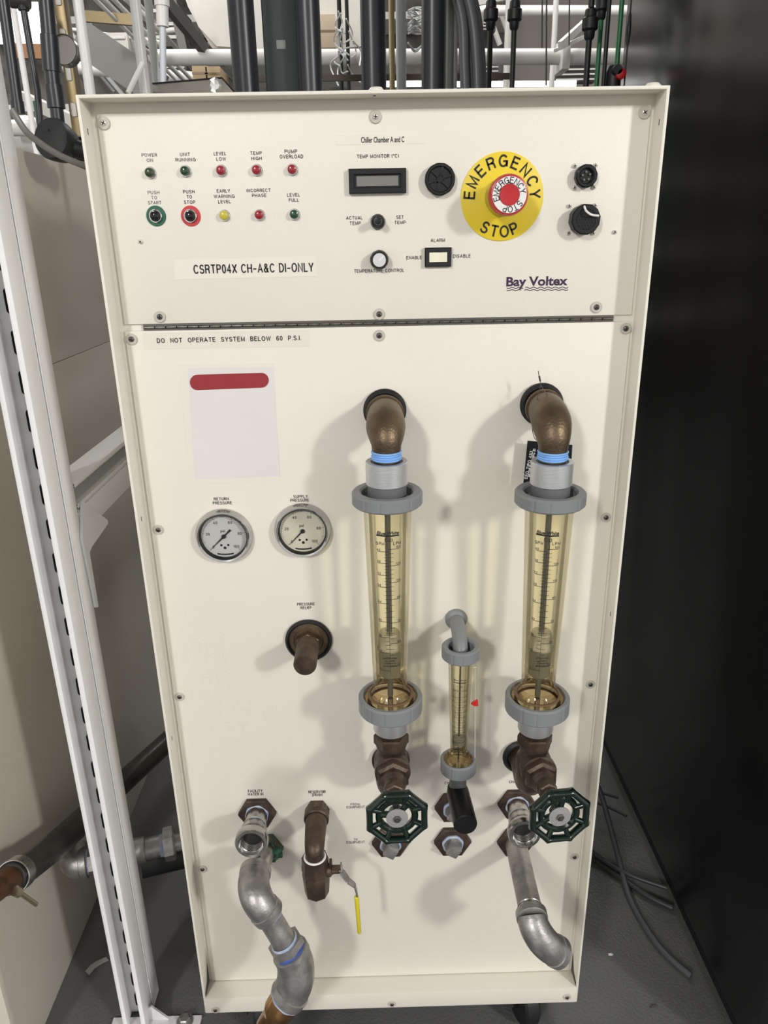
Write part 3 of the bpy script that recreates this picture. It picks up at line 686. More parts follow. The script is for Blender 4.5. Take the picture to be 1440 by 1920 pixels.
    def wraptext(s, u, z, size, bold, width=None, slant=0.):
        t_ = bmesh.new(); text_bm(t_, s, Matrix.Translation((u, z, 0)), size, bold, width=width, slant=slant)
        mp = {v: b.verts.new(onT(v.co.x, v.co.y)) for v in t_.verts}
        for f in t_.faces: b.faces.new([mp[v] for v in f.verts])
        t_.free()
    zA, zB = Z(1018), Z(1232)
    gl = [(40, 0), (36, .095), (32, .195), (28, .295), (24, .435), (20, .595), (16, .735), (12, .875), (8, 1.04)]
    for i, (v, f) in enumerate(gl):
        z = zA+(zB-zA)*f; dash(-.0125, z, .0004, z); wraptext(str(v), -.0115, z+.0022, .0036, .03)
        if i < 8:
            f2 = gl[i+1][1]
            for k in range(1, 4): zz = zA+(zB-zA)*(f+(f2-f)*k/4); dash(-.0045 if k != 2 else -.0052, zz, .0004, zz, .00026)
    ll = [(155, -.02), (135, .115), (115, .255), (95, .40), (75, .605), (55, .79), (35, 1.0)]
    for i, (v, f) in enumerate(ll):
        z = zA+(zB-zA)*f; dash(.0004, z, .0135, z); wraptext(str(v), .0122, z+.0022, .0036, .03)
        if i < 6:
            f2 = ll[i+1][1]
            for k in range(1, 4): zz = zA+(zB-zA)*(f+(f2-f)*k/4); dash(.0004, zz, .0062, zz, .00026)
    vv = [b.verts.new(onT(u, z)) for u, z in ((.0001, zB-.014), (.0005, zB-.014), (.0005, zA+.001), (.0001, zA+.001))]; b.faces.new(vv)
    wraptext('GPM', -.0095, Z(1003), .0046, .03); wraptext('LPM', .0110, Z(1003), .0046, .03)
    wraptext('Blue-White', 0, Z(983.5), .0062, .035, width=.0265, slant=.2)
    for u0, z0, u1, z1, wd in ((-.0138, Z(988.5), .0135, Z(989), .0009), (-.0038, Z(996.5)+.0018, .0052, Z(996.5)+.0018, .0003), (-.0038, Z(996.5)-.0018, .0052, Z(996.5)-.0018, .0003)):
        dash(u0, z0, u1, z1, wd)
    for u in (-.0038, .0050): vv = [b.verts.new(onT(u_, z_)) for u_, z_ in ((u, Z(996.5)-.0018), (u+.0004, Z(996.5)-.0018), (u+.0004, Z(996.5)+.0018), (u, Z(996.5)+.0018))]; b.faces.new(vv)
    wraptext('F-451', .0007, Z(996.5), .0030, .015)
    obj('scale_markings', b, ink, g, smooth=False)
    return g, X, Yp, Z
gL, XL, YpL, ZL = big_flow((715, 768), lambda y: 726+(y-930)*.009, 0, 'large amber flow meter left of centre with a bronze elbow and grey union nuts')
gR, XR, YpR, ZR = big_flow((1014, 757), lambda y: 1030-(y-930)*.0645, 0, 'large amber flow meter at right with a black tag wired behind its elbow')

# black hang tag wired to the right elbow
tg = thing('hang_tag', P(1030, 860, 0), 'black plastic tag with white print wired to the right flow meter elbow', 'tag')
b = nb(); Yt = .016
prism(b, [P(989, 826, Yt), P(1073, 834, Yt), P(1068, 915, Yt), P(981, 908, Yt)], (0, -.0008, 0)); card_o = obj('tag_card', b, blackp, tg, smooth=False)
b = nb()
for k, (x, y, s) in enumerate(((991, 872, 'EEO TIPO 493'), (997, 868, 'METER DATA MFG 01')) ):
    a = P(x, y, Yt-.001)
    text_bm(b, s, Matrix.Translation(a) @ PANEL_ROT @ Matrix.Rotation(rad(82), 4, 'Z'), .0045, .01, width=.036)
obj('tag_print', b, whitep, card_o, smooth=False)
b = nb()
tube(b, smoothpath([P(1009, 695, -.004), P(1012, 712, -.004), P(1014, 722, -.005), P(1008, 745, -.012), P(1004, 770, -.004), P(998, 800, .006), P(1001, 818, .013), P(1006, 826, .0145)], 6), .00045, 6)
tube(b, smoothpath([P(1014, 722, -.005), P(1022, 735, -.010), P(1030, 746, -.012)], 6), .00045, 6)
tube(b, [P(1011, 705, -.004), P(1013, 715, -.004)], .0011, 8); obj('tie_wire', b, wirem, tg)

# ---- small flow meter
Gs = P(855, 1160); Xs = Gs.x; Ys = -.028
def Zs(py): return aY(861+(py-1210)*.0, py, Ys).z
sm = thing('flow_meter', (Xs, Ys, Zs(1460)), 'small amber flow meter between the two large ones with a grey elbow', 'flow meter')
b = nb(); lathe(b, [(.0150, 0), (.0150, .003), (.0125, .006), (.0085, .0075), (0, .0075)], Gs, OUT, 32); obj('wall_flange', b, greyp, sm)
b = nb(); pth = [Gs+Vector((0, -.003, 0)), Gs+Vector((0, -.020, 0))]+bend(Gs+Vector((0, -.022, 0)), (Xs, Ys-.002, Gs.z), (Xs, Ys, Gs.z-.026), 10)+[Vector((Xs, Ys, Zs(1226)))]
tube(b, pth, .0098, 24); obj('elbow', b, greyp, sm)
z1, z0 = Zs(1210), Zs(1232)
def smallnut(z0, z1, name, ri=.0165):
    b = nb(); ringm(b, .0245, ri, z0, z1, (Xs, Ys, 0), (0, 0, 1), 144, .0018, rmod=lambda a, r, h: (1-.025*(1 if ((a*12/(2*PI)) % 1.0) < .07 else 0)) if r > .023 else 1)
    ringm(b, .0172, .0098, z0, z0+.004, (Xs, Ys, 0), (0, 0, 1), 32, .0005); obj(name, b, greyp, sm)
smallnut(z0, z1, 'upper_union_nut')
zt1, zt0 = z0+.001, Zs(1412); rt, rb = .0160, .0110
b = nb(); lathe(b, [(rt, zt1), (rb, zt0)], (Xs, Ys, 0), (0, 0, 1), 48, close=False); tb = obj('amber_tube', b, amber_m, sm)
b = nb(); lathe(b, [(rt-.0035, zt1), (rb-.0025, zt0)], (Xs, Ys, 0), (0, 0, 1), 40, close=False); obj('tube_bore', b, amber_m, tb)
zf = Zs(1421)
b = nb(); lathe(b, [(rb, zt0+.001), (rb+.001, zt0-.003), (.0150, zf), (.0192, zf-.0005), (.0192, zf-.004), (0, zf-.004)], (Xs, Ys, 0), (0, 0, 1), 48, close=False); obj('tube_flange', b, amber_d, sm)
smallnut(Zs(1444), Zs(1421), 'lower_union_nut', .0192)
b = nb(); tube(b, [(Xs, Ys, zt1+.003), (Xs, Ys, zf-.003)], .0012, 8); obj('guide_rod', b, dsteel, sm)
b = nb(); lathe(b, [(.0030, Zs(1395)), (.0085, Zs(1393)), (.0088, Zs(1383)), (.0020, Zs(1380))], (Xs, Ys, 0), (0, 0, 1), 24); obj('float', b, mat('grey_float', (.20, .20, .19), .4), sm)
b = nb()
def onS(u, z):
    k = (z-zt0)/(zt1-zt0); r = rb+(rt-rb)*k+.0003; a = u/r-.13; return Vector((Xs+r*sin(a), Ys-r*cos(a), z))
def dashS(u0, u1, z, wd=.00022):
    for i in range(4):
        ua, ub = u0+(u1-u0)*i/4, u0+(u1-u0)*(i+1)/4
        b.faces.new([b.verts.new(p) for p in (onS(ua, z-wd), onS(ub, z-wd), onS(ub, z+wd), onS(ua, z+wd))])
def wtS(s, u, z, size, bold, width=None, slant=0.):
    t_ = bmesh.new(); text_bm(t_, s, Matrix.Translation((u, z, 0)), size, bold, width=width, slant=slant)
    mp = {v: b.verts.new(onS(v.co.x, v.co.y)) for v in t_.verts}
    for f in t_.faces: b.faces.new([mp[v] for v in f.verts])
    t_.free()
for i in range(10):
    z = Zs(1296+9.6*i); dashS(-.0098, -.0004, z-.0006); dashS(.0004, .0085, z); wtS(str(10-i), -.0088, z+.0016, .0026, .01); wtS(str(40-4*i), .0078, z+.0017, .0024, .01)
    if i < 9: dashS(-.004, .004, Zs(1296+9.6*i+4.8), .00016)
wtS('Blue-White', 0, Zs(1264), .0040, .012, .0170, .2); dashS(-.0085, .0085, Zs(1269), .0006); wtS('F-450', 0, Zs(1276), .0026, .015); wtS('GPM', -.0055, Zs(1284), .0032, .012); wtS('LPM', .0062, Zs(1284), .0032, .012)
for k in range(4): wtS(['READ FLOW AT TOP', 'OF FLOAT', 'SPECIFIC GRAVITY', '1.0'][k], 0, Zs(1396+4.5*k), .0018, .01, .012-.002*k)
obj('scale_markings', b, ink, sm, smooth=False)
# pointer rod with red marker
b = nb(); tube(b, [aY(891, 1250, Ys), aY(890.5, 1424, Ys)], .0006, 8)
tube(b, [aY(884, 1251, Ys), aY(893, 1251, Ys)], .0009, 8); tube(b, [aY(884, 1424, Ys), aY(893, 1423, Ys)], .0014, 8); obj('pointer_rod', b, mat('pale_rod', (.6, .58, .52), .3), sm)
b = nb(); prism(b, [aY(*q, Ys-.001) for q in ((883, 1320), (889, 1315), (889, 1312), (891, 1315), (893, 1312), (896, 1313), (897, 1324), (889, 1324))], (0, .002, 0)); obj('red_pointer', b, dkred, sm, smooth=False)
# outlet elbow with black cap
zc = Zs(1476)
b = nb(); tube(b, [(Xs, Ys, Zs(1444)+.002), (Xs, Ys, Zs(1478))], .0118, 24); obj('outlet_pipe', b, greyd, sm)
b = nb(); a0 = Vector((Xs, Ys-.002, Zs(1484))); a1 = Vector((Xs+.0035, Ys-.060, Zs(1484)-.002))
tube(b, [a0+Vector((0, .012, 0)), a0+Vector((0, .011, 0)), a0, a1, a1+Vector((0, -.0015, 0))], [.010, .0135, .0155, .0158, .0148], 32); obj('black_knob', b, blackp, sm)

# ================================================================== GATE VALVES
def gate_valve(X, Yp, Z, label, hub, yaw, side):
    zt = Z(1372); zb = .562; vc = Z(1425)
    g = thing('gate_valve', (X, Yp, zb-.02), label, 'valve')
    b = nb(); ringm(b, .0275, .0190, -.0005, .009, (X, PY, zb), OUT, 40, .003); obj('grommet', b, rubber, g)
    # body: threaded hex end, neck, belly, outlet bending back to the panel
    b = nb(); hexprof(b, .0232, zt-.017, zt-.003, (X, Yp, 0), (0, 0, 1), .002)
    lathe(b, [(.0175, zt-.03), (.0205, zt-.019), (.0205, zt-.016)], (X, Yp, 0), (0, 0, 1), 28); obj('hex_end', b, bronze, g, ang=25)
    b = nb(); pts = [Vector((X, Yp, zt-.024)), Vector((X, Yp, zt-.036)), Vector((X, Yp, vc+.006)), Vector((X, Yp, vc-.01))]+bend((X, Yp, vc-.014), (X, Yp, zb-.004), (X, Yp+.040, zb-.001), 8)+[Vector((X, PY-.002, zb))]
    tube(b, pts, [.0185, .0195, .0225, .0235]+[.023-.0006*i for i in range(9)]+[.0175], 28); obj('valve_body', b, bronze, g)
    ax = (Vector(hub)-Vector((X, Yp, vc))).normalized(); o0 = Vector((X, Yp, vc))
    b = nb(); lathe(b, [(.0215, .004), (.0222, .016), (.0235, .020), (.0235, .027), (.0215, .028)], o0, ax, 32); obj('bonnet_flange', b, bronze, g)
    b = nb(); hexprof(b, .0228, .027, .040, o0, ax, .003, up=(1, 0, 0)); lathe(b, [(.0165, .038), (.0165, .046), (.0125, .052), (.0120, .058)], o0, ax, 28); obj('bonnet_nut', b, bronze, g, ang=25)
    L = (Vector(hub)-o0).length
    b = nb(); hexprof(b, .0125, .056, .068, o0, ax, .0015, up=(1, 0, 0)); lathe(b, [(.0095, .066), (.0095, .072), (.0045, .075), (.0045, L+.002)], o0, ax, 20); obj('packing_nut', b, bronze, g, ang=25)
    h = Vector(hub); wh = nb(); R = .0345
    Mw = Matrix.Translation(h) @ frame_to(ax) @ Matrix.Rotation(rad(22.5), 4, 'Z')
    # scalloped octagonal rim
    ring = []
    for k in range(8):
        a = k*PI/4
        for da, rr in ((-.13, .985), (0, 1.04), (.13, .985)): ring.append(Mw @ Vector((R*rr*cos(a+da), R*rr*sin(a+da), .004)))
    n = len(ring); seg = 12
    rings = []
    for i in range(n):
        t_ = (ring[(i+1) % n]-ring[i-1]).normalized(); r1 = (ring[i]-h); r1 = (r1-t_*r1.dot(t_)).normalized(); r2 = t_.cross(r1); rr = .0050 if i % 3 == 1 else .0044
        rings.append([wh.verts.new(ring[i]+(r1*cos(2*PI*q/seg)*.9+r2*sin(2*PI*q/seg)*1.25)*rr) for q in range(seg)])
    for i in range(n):
        A, B = rings[i], rings[(i+1) % n]
        for q in range(seg): wh.faces.new((A[q], A[(q+1) % seg], B[(q+1) % seg], B[q]))
    w_ = obj('handwheel', wh, wheel_g, g, ang=60)
    b = nb()
    for k in range(8):
        a = k*PI/4; tube(b, [Mw @ Vector((.0215*cos(a), .0215*sin(a), .002)), Mw @ Vector((.0345*cos(a), .0345*sin(a), .004))], [.0034, .0036], 10)
    obj('rim_spokes', b, wheel_g, w_)
    b = nb(); ringm(b, .0258, .0178, -.004, .0045, h, ax, 40, .002); obj('inner_ring', b, wheel_g, w_)
    b = nb()
    for k in range(3):
        a = k*2*PI/3+.5+yaw; tube(b, [Mw @ Vector((.008*cos(a), .008*sin(a), .000)), Mw @ Vector((.0205*cos(a), .0205*sin(a), .001))], [.0040, .0042], 10)
    disc(b, .0098, -.006, .0055, h, ax, 24); obj('hub_spokes', b, wheel_g, w_)
    b = nb(); lathe(b, [(.0134, .0052), (.0134, .0064), (.0060, .0068), (0, .0068)], h, ax, 36); pl = obj('hub_plate', b, plate, w_)
    b = nb(); hexprof(b, .0048, .0066, .0095, h, ax, .0008); lathe(b, [(.0022, .009), (.0022, .0115), (0, .0118)], h, ax, 12); obj('hub_nut', b, dsteel, w_, ang=25)
    return g
gate_valve(XL, YpL, ZL, 'brown gate valve with dark green handwheel below the left large flow meter', aY(744, 1528, -.150), 0, -1)
gate_valve(XR, YpR, ZR, 'brown gate valve with dark green handwheel below the right large flow meter', aY(1047, 1525, -.150), .5, 1)

# ================================================================== HEX BUSHINGS, PLUGS
def hexbush(px, py, name, label, plug=True, m=rust, R=.0285):
    c = P(px, py); g = thing(name, c, label, 'pipe fitting')
    b = nb(); hexprof(b, R, -.001, .0075, c, OUT, .0012, up=(0, 0, 1)); obj('hex_flange', b, m, g, smooth=False)
    if plug:
        b = nb(); ringm(b, .0162, .0125, .006, .011, c, OUT, 32, .0012, rmod=lambda a, r, h: 1+.03*sin(a*7+px)); obj('sealant_ring', b, tape_w, g)
        b = nb(); disc(b, .0140, .004, .0105, c, OUT, 28, .0006); box(b, (-.0088, -.0088, .009), (.0088, .0088, .026), .0014, Matrix.Translation(c) @ frame_to(OUT) @ Matrix.Rotation(PI/4+.25, 4, 'Z')); obj('square_plug', b, galv, g)
    return g, c
hexbush(850, 1511, 'plugged_port', 'plugged brown hex port right behind the small flow meter knob')
hexbush(848, 1575, 'plugged_port', 'plugged brown hex port in the lower row below the small flow meter')
hexbush(732, 1577, 'plugged_port', 'plugged brown hex port peeking out below the left handwheel')

def coupling_run(a, d, name, label, hexpx):
    """nipple and open bell pointing straight out of the panel"""
    g, c = hexbush(*hexpx, name, label, plug=False)
    e = Vector(a); ax = (e-c).normalized(); L = (e-c).length
    b = nb(); ringm(b, .0172, .0140, .006, .0105, c, ax, 32, .0012, rmod=lambda q, r, h: 1+.04*sin(q*6)); obj('sealant_ring', b, tape_w, g)
    b = nb(); ringm(b, .0172, .0150, L*.46, L*.54, c, ax, 32, .001, rmod=lambda q, r, h: 1+.03*sin(q*5)); obj('sealant_ring', b, tape_w, g)
    b = nb(); tube(b, [c+ax*.003, c+ax*(L*.5)], .0158, 32); obj('nipple', b, galv_bright, g)
    b = nb(); lathe(b, [(.0165, L*.48), (.0182, L*.53), (.0190, L*.66), (.0222, L*.80), (.0235, L*.84), (.0235, L*.97), (.0222, L), (.0182, L), (.0172, L-.002), (.0150, L-.004), (.0148, L-.018), (.0152, L-.020), (0, L-.020)], c, ax, 40); obj('bell_end', b, galv_bright, g)
    b = nb(); disc(b, .0148, L-.0198, L-.0185, c, ax, 28); obj('bore', b, mat('dark_bore', (.03, .03, .028), .5, .3), g)  # dark disc paints the shade inside the bell
    b = nb()
    for k in range(4): ringm(b, .0160, .0142, L-.0075-.003*k, L-.006-.003*k, c, ax, 32, .0004)
    obj('thread', b, dsteel, g)
    return g, c
coupling_run(aY(471, 1583, -.040), None, 'open_coupling', 'open galvanised pipe coupling under the words facility water in', (483, 1522))
coupling_run(aY(984, 1566, -.040), None, 'open_coupling', 'open galvanised pipe coupling tucked behind the right green handwheel', (968, 1505))

# lower-left run: hex, nipple, elbow, pipe, large elbow, copper
g, c = hexbush(497, 1588, 'pipe_run', 'galvanised pipe run twisting down from the lower left port to a copper end', plug=False, m=mat('corroded_hex', (.05, .12, .085), .8, bump=.5, bscale=300, col2=(.10, .07, .05), vscale=120))
b = nb(); box(b, (-.006, -.004, .001), (.010, .004, .006), .001, Matrix.Translation(P(518, 1600)) @ frame_to(OUT)); 
lathe(b, [(.011, .006), (.014, .009), (.010, .013), (0, .014)], P(511, 1590), OUT, 18, rmod=lambda a, r, h: 1+.2*sin(a*5)); obj('corrosion', b, patina, g)
Yl = -.085
def L_(px, py, Y=Yl): return aY(px, py, Y)
e0 = Vector((c.x, c.y, c.z))
eS = L_(478, 1640, -.040)           # elbow start, still pointing out
E1 = L_(480, 1690, -.083)
E2 = L_(497, 1706, -.080)
b = nb(); tube(b, [e0+Vector((0, -.004, 0)), e0.lerp(eS, .6), eS], .0172, 28); obj('nipple', b, galv_bright, g)
corner = L_(465, 1676, -.084)
path = bend(eS, corner, E2, 14)
b = nb(); tube(b, [eS+Vector((0, .010, .0)), eS+Vector((0, .009, 0)), eS+Vector((0, -.001, 0))], [.0205, .0225, .0225], 32)
tube(b, path, [.0212+.0012*sin(PI*i/14) for i in range(15)], 32)
d2 = (path[-1]-path[-2]).normalized()
tube(b, [E2-d2*.004, E2-d2*.003, E2+d2*.009, E2+d2*.010], [.0215, .0228, .0228, .021], 32); obj('elbow', b, galv, g)
E3 = L_(540, 1777, -.086)
dp = (E3-E2).normalized()
b = nb(); ringm(b, .0180, .0150, 0, .005, E2+d2*.0095, dp, 28, .001); obj('sealant_ring', b, tape_w, g)
b = nb(); ringm(b, .0195, .0160, 0, .006, E3-dp*.014, dp, 28, .0015); obj('sealant_ring', b, tape_w, g)
b = nb(); tube(b, [E2, E3], .0166, 32); obj('pipe', b, galv, g)
b = nb(); hexprof(b, .0262, -.011, .002, E3, dp, .002); obj('reducer_bushing', b, galv, g, ang=25)
b = nb(); ringm(b, .0228, .0185, .001, .0055, E3, dp, 36, .0012); obj('sealant_band', b, tape_d, g)
b2s = E3+dp*.008; E4 = L_(538, 1869, -.098); cor = L_(574, 1830, -.094)
path = bend(b2s, cor, E4, 14)
b = nb(); tube(b, [b2s-dp*.003, b2s-dp*.002, b2s+dp*.009, b2s+dp*.0095], [.0245, .0262, .0262, .0245], 32)
tube(b, path, [.0248+.0018*sin(PI*i/14) for i in range(15)], 36)
d4 = (path[-1]-path[-2]).normalized()
tube(b, [E4-d4*.016, E4-d4*.015, E4-d4*.001, E4], [.0252, .0272, .0272, .0255], 36); obj('large_elbow', b, galv, g)
b = nb(); ringm(b, .0255, .0205, -.001, .004, E4, d4, 36, .0012, rmod=lambda a, r, h: 1+.02*sin(a*9)); obj('sealant_ring', b, tape_w, g)
b = nb(); lathe(b, [(.0222, 0), (.0228, .004), (.0228, .026), (.0205, .034), (.0190, .038), (.0190, .064), (.0158, .062), (.0150, .080), (.0158, .082), (.0158, .19)], E4, (d4+Vector((.05, 0, -.22))).normalized(), 36); obj('copper_adapter', b, copper, g)

# lower-right run
g, c = hexbush(966, 1576, 'pipe_run', 'long galvanised pipe and open elbow sticking out at lower right', plug=False)
F0 = c; F1 = aY(996, 1713, -.098)
b = nb(); tube(b, [F0+Vector((0, -.003, 0)), F1], .0163, 32); obj('pipe', b, galv, g)
dp = (F1-F0).normalized()
b = nb()
for k in range(3): ringm(b, .0172, .0155, -.012+.004*k, -.0095+.004*k, F1, dp, 28, .0006)
obj('thread', b, galv_bright, g)
F2 = aY(1042, 1783, -.118); cor = aY(1003, 1766, -.128)
path = bend(F1+dp*.004, cor, F2, 14)
b = nb(); tube(b, [F1-dp*.003, F1-dp*.002, F1+dp*.008, F1+dp*.009], [.0198, .0215, .0215, .0200], 32)
tube(b, path, [.0200+.0012*sin(PI*i/14) for i in range(15)], 32)
d2 = (path[-1]-path[-2]).normalized()
tube(b, [F2-d2*.004, F2-d2*.003, F2+d2*.007, F2+d2*.008], [.0200, .0216, .0216, .0200], 32); obj('elbow', b, galv, g)
b = nb(); disc(b, .0165, .0065, .0085, F2, d2, 28); obj('bore', b, blackp, g)

# ================================================================== RESERVOIR DRAIN BALL VALVE
c = P(595, 1517); g = thing('drain_valve', c, 'brown ball valve with a thin yellow lever under the words reservoir drain', 'valve')
b = nb(); hexprof(b, .0185, 0, .015, c, OUT, .0015, up=(0, 0, 1)); ringm(b, .0185, .0150, .014, .024, c, OUT, 32, .002); obj('hex_nipple', b, bronze, g, smooth=False)
Yd = -.040; top_ = Vector((c.x, PY-.012, c.z)); zb_ = aY(597, 1607, Yd).z
path = bend(top_, (c.x, Yd, c.z), (c.x, Yd, aY(592, 1586, Yd).z-.01), 12)
b = nb(); tube(b, [c, top_]+path+[Vector((c.x, Yd, zb_-.006))], [.0160, .0166]+[.0163-.0030*i/12 for i in range(13)]+[.0128], 28); obj('elbow', b, bronze, g)
b = nb(); ringm(b, .0160, .0125, zb_-.0005, zb_+.0022, (c.x, Yd, 0), (0, 0, 1), 32, .001); obj('sealant_tape', b, white_t, g)
ze_ = aY(600, 1672, Yd).z; zm = (zb_+ze_)/2+.006
b = nb(); lathe(b, [(.0165, zb_), (.0192, zb_-.001), (.0192, zb_-.012), (.0200, zm+.010), (.0202, zm+.002), (.0190, zm), (.0198, zm-.004), (.0192, zm-.016), (.0180, ze_+.006), (.0175, ze_), (.0120, ze_), (0, ze_+.002)], (c.x, Yd, 0), (0, 0, 1), 8, up=None); obj('valve_body', b, bronze, g, ang=30)
sc0 = Vector((c.x+.010, Yd, zm+.002))
b = nb(); lathe(b, [(.0095, 0), (.0095, .012), (.0075, .013), (.0055, .016), (.0055, .026)], sc0, (1, 0, 0), 20); box(b, (sc0.x+.010, Yd-.004, zm+.002), (sc0.x+.014, Yd+.004, zm+.020), .001); box(b, (sc0.x+.014, Yd-.010, zm+.010), (sc0.x+.026, Yd-.004, zm+.016), .001); obj('stem_housing', b, bronze, g)
h0 = Vector((sc0.x+.025, Yd, zm+.004))
b = nb(); hexprof(b, .0055, -.001, .004, h0, (1, 0, 0), .0006); obj('lever_nut', b, steel, g, ang=25)
b = nb(); hs = [h0+Vector((.0, 0, .006)), h0+Vector((.001, -.002, -.004)), aY(652, 1652, Yd-.010), aY(664, 1661, Yd-.012), aY(667, 1672, Yd-.012), aY(669, 1684, Yd-.012)]
for i in range(len(hs)-1):
    a, d = hs[i], hs[i+1]; ww = .0080-.0012*i
    t_ = (d-a).normalized(); n_ = Vector((0, 1, 0)); n_ = (n_-t_*n_.dot(t_)).normalized(); s_ = t_.cross(n_)
    prism(b, [a-n_*ww/1, a+n_*ww/1, d+n_*(ww-.0010)/1, d-n_*(ww-.0010)/1], s_*.0022)
obj('lever', b, galv, g, smooth=False)
b = nb(); q0, q1 = aY(668.5, 1680, Yd-.012), aY(674, 1750, Yd-.014); tube(b, [q0, q0.lerp(q1, .02), q0.lerp(q1, .97), q1], [.0022, .0034, .0030, .0018], 12); obj('lever_grip', b, ygrip, g)

# ================================================================== LEFT MACHINE, POST, BRACE
LX = -.626
yf = aX(27, 1920, LX).y
b = nb(); lm = thing('equipment_enclosure', (-.95, .5, FZ), 'big greige painted machine enclosure standing left of the chiller', 'machine')
box(b, (-1.30, yf+.004, FZ), (LX, .96, 1.055), .002); obj('lower_side_panel', b, beige_m, lm)  # seam to the upper half is added for a reflection step
b = nb(); box(b, (-1.30, yf+.004, 1.0555), (LX, .96, 1.432), .002); obj('upper_side_panel', b, beige_m, lm)
b = nb(); box(b, (-1.31, yf-.012, FZ), (LX+.002, yf+.004, 1.437), .003); obj('front_frame', b, cream2, lm)
def chan(b, o, ex, ey, ez, L, s=.0413, th=.003, lip=.0085):
    """strut channel: ex across, ey depth (opening at ey=0 side), ez length"""
    M = Matrix((ex, ey, ez)).transposed().to_4x4(); M.translation = Vector(o)
    r = th*1.25; half = [(s/2, s), (r, s), (r*.3, s-r*.3), (0, s-r), (0, r), (r*.3, r*.3), (r, 0), (lip-r*.5, 0), (lip-r*.1, r*.15), (lip, r*.5), (lip, .0095), (lip-th, .0095), (lip-th, th), (th, th), (th, s-th), (s/2, s-th)]
    for mir in (0, 1):
        q = [((s-x_) if mir else x_, y_) for x_, y_ in half]
        A_ = [b.verts.new(M @ Vector((x_, y_, 0))) for x_, y_ in q]; B_ = [b.verts.new(M @ Vector((x_, y_, L))) for x_, y_ in q]; n = len(q)
        for i in range(n):
            if i == n-1: continue
            b.faces.new((A_[i], A_[i+1], B_[i+1], B_[i]))
        # end caps as quads between matching outer and inner points
        for i0, i1, i2, i3 in ((0, 1, 14, 15), (1, 3, 13, 14) if False else (3, 4, 13, 14), (6, 7, 12, 12)):
            ids = []
            for k_ in (i0, i1, i2, i3):
                if k_ not in ids: ids.append(k_)
            if len(ids) > 2: b.faces.new([A_[k_] for k_ in ids]); b.faces.new([B_[k_] for k_ in ids])
    bmesh.ops.remove_doubles(b, verts=b.verts[:], dist=1e-6)
px0 = -.4772
post = thing('strut_post', (px0+.02, .10, FZ), 'white painted slotted steel strut post standing left of the chiller', 'post')
b = nb(); chan(b, (px0, .068, FZ+.004), (1, 0, 0), (0, 1, 0), (0, 0, 1), 2.6); obj('front_channel', b, strutw, post)
b = nb(); M = (px0+.0413, .1506, FZ+.004); chan(b, M, (-1, 0, 0), (0, -1, 0), (0, 0, 1), 2.6); obj('rear_channel', b, strutw, post)
b = nb(); box(b, (px0+.0413-.0002, .1075, FZ+.004), (px0+.0413+.0016, .1112, 2.55), .0006); obj('weld_seam', b, strutw, post)
slm = None
b = nb()
def slot_bm(b):
    box(b, (-.0068, -.0012, -.0155), (.0068, .0012, .0155), .0055, seg=3)
slot_bm(b); slm = mesh_from(b, 'slot', mat('slot_shadow', (.012, .012, .013), .7))
for k in range(37): inst("slot", slm, (px0+.0215, .068+.0413-.0035, FZ+.04+.0508*k), post)
b = nb(); bx0, bx1 = -.50, -.365
ybk = aZ(340, 1904, FZ+.006).y
box(b, (aZ(214, 1905, FZ+.006).x, ybk-.15, FZ), (aZ(378, 1905, FZ+.006).x, ybk, FZ+.006), .001); obj('base_plate', b, strutw, post)
b = nb(); cc = aZ(347, 1915, FZ+.006); cc.z = FZ; hexprof(b, .0105, .0075, .017, cc, (0, 0, 1), .0015); disc(b, .0150, .0058, .0077, cc, (0, 0, 1), 20); obj('anchor_bolt', b, galv, post, ang=25)
b = nb(); xg = px0+.0413
g0 = aY(300, 1864, .115).z
prism(b, [(xg, .088, FZ+.006), (xg, .088, g0), (xg+.006, .088, g0+.004), (xg+.034, .088, FZ+.006)], (0, .004, 0)); obj('base_gusset', b, strutw, post, smooth=False)
# gusset plate between post and brace
b = nb(); xp = px0+.0413+.0005
pl_ = [aX(*q, xp) for q in ((150, 940), (197, 975), (198, 982), (167, 1026), (163, 1036), (180, 1138), (176, 1139), (150, 1010))]
prism(b, pl_, (.004, 0, 0)); obj('corner_plate', b, strutw, post, smooth=False)
br = thing('strut_brace', (-.44, .5, .87), 'white horizontal strut beam running back from the post behind the chiller', 'beam')
b = nb(); chan(b, (-.4359, .151, .9555), (0, 0, -1), (-1, 0, 0), (0, 1, 0), 1.2); obj('upper_channel', b, strutw, br)
b = nb(); chan(b, (-.4772, .151, .9140), (0, 0, -1), (1, 0, 0), (0, 1, 0), 1.2); obj('lower_channel', b, strutw, br)

# ================================================================== HOSE, GALVANISED ELBOW LEFT, FLOOR CABLES
h = thing('rubber_hose', aX(60, 1600, -.54), 'thick black rubber hose slanting behind the white post at lower left', 'hose')
hp = [aX(24, 1645, -.575), aX(100, 1588, -.575), aX(160, 1533, -.570), aX(240, 1458, -.555), aX(330, 1376, -.50), aX(380, 1330, -.48)]
b = nb(); tube(b, smoothpath(hp, 6), .0235, 32); obj('hose_wall', b, hose_m, h)
d = (hp[1]-hp[0]).normalized()
b = nb(); ringm(b, .0262, .0235, -.006, .018, hp[0]+d*.004, d, 40, .0008); obj('hose_clamp', b, steel, h)
b = nb(); tube(b, [aX(28, 1670, -.545), aX(37, 1674, -.541)], .0075, 12); tube(b, [aX(37, 1674, -.541), aX(68, 1696, -.533)], .0034, 12); obj('clamp_bolt', b, mat('brassy_zinc', (.42, .36, .26), .3, .9), h)
b = nb(); tube(b, [hp[0]+d*.001, hp[0]-d*.008, hp[0]-d*.010], [.0232, .0232, .020], 32); obj('hose_end', b, rubber, h)
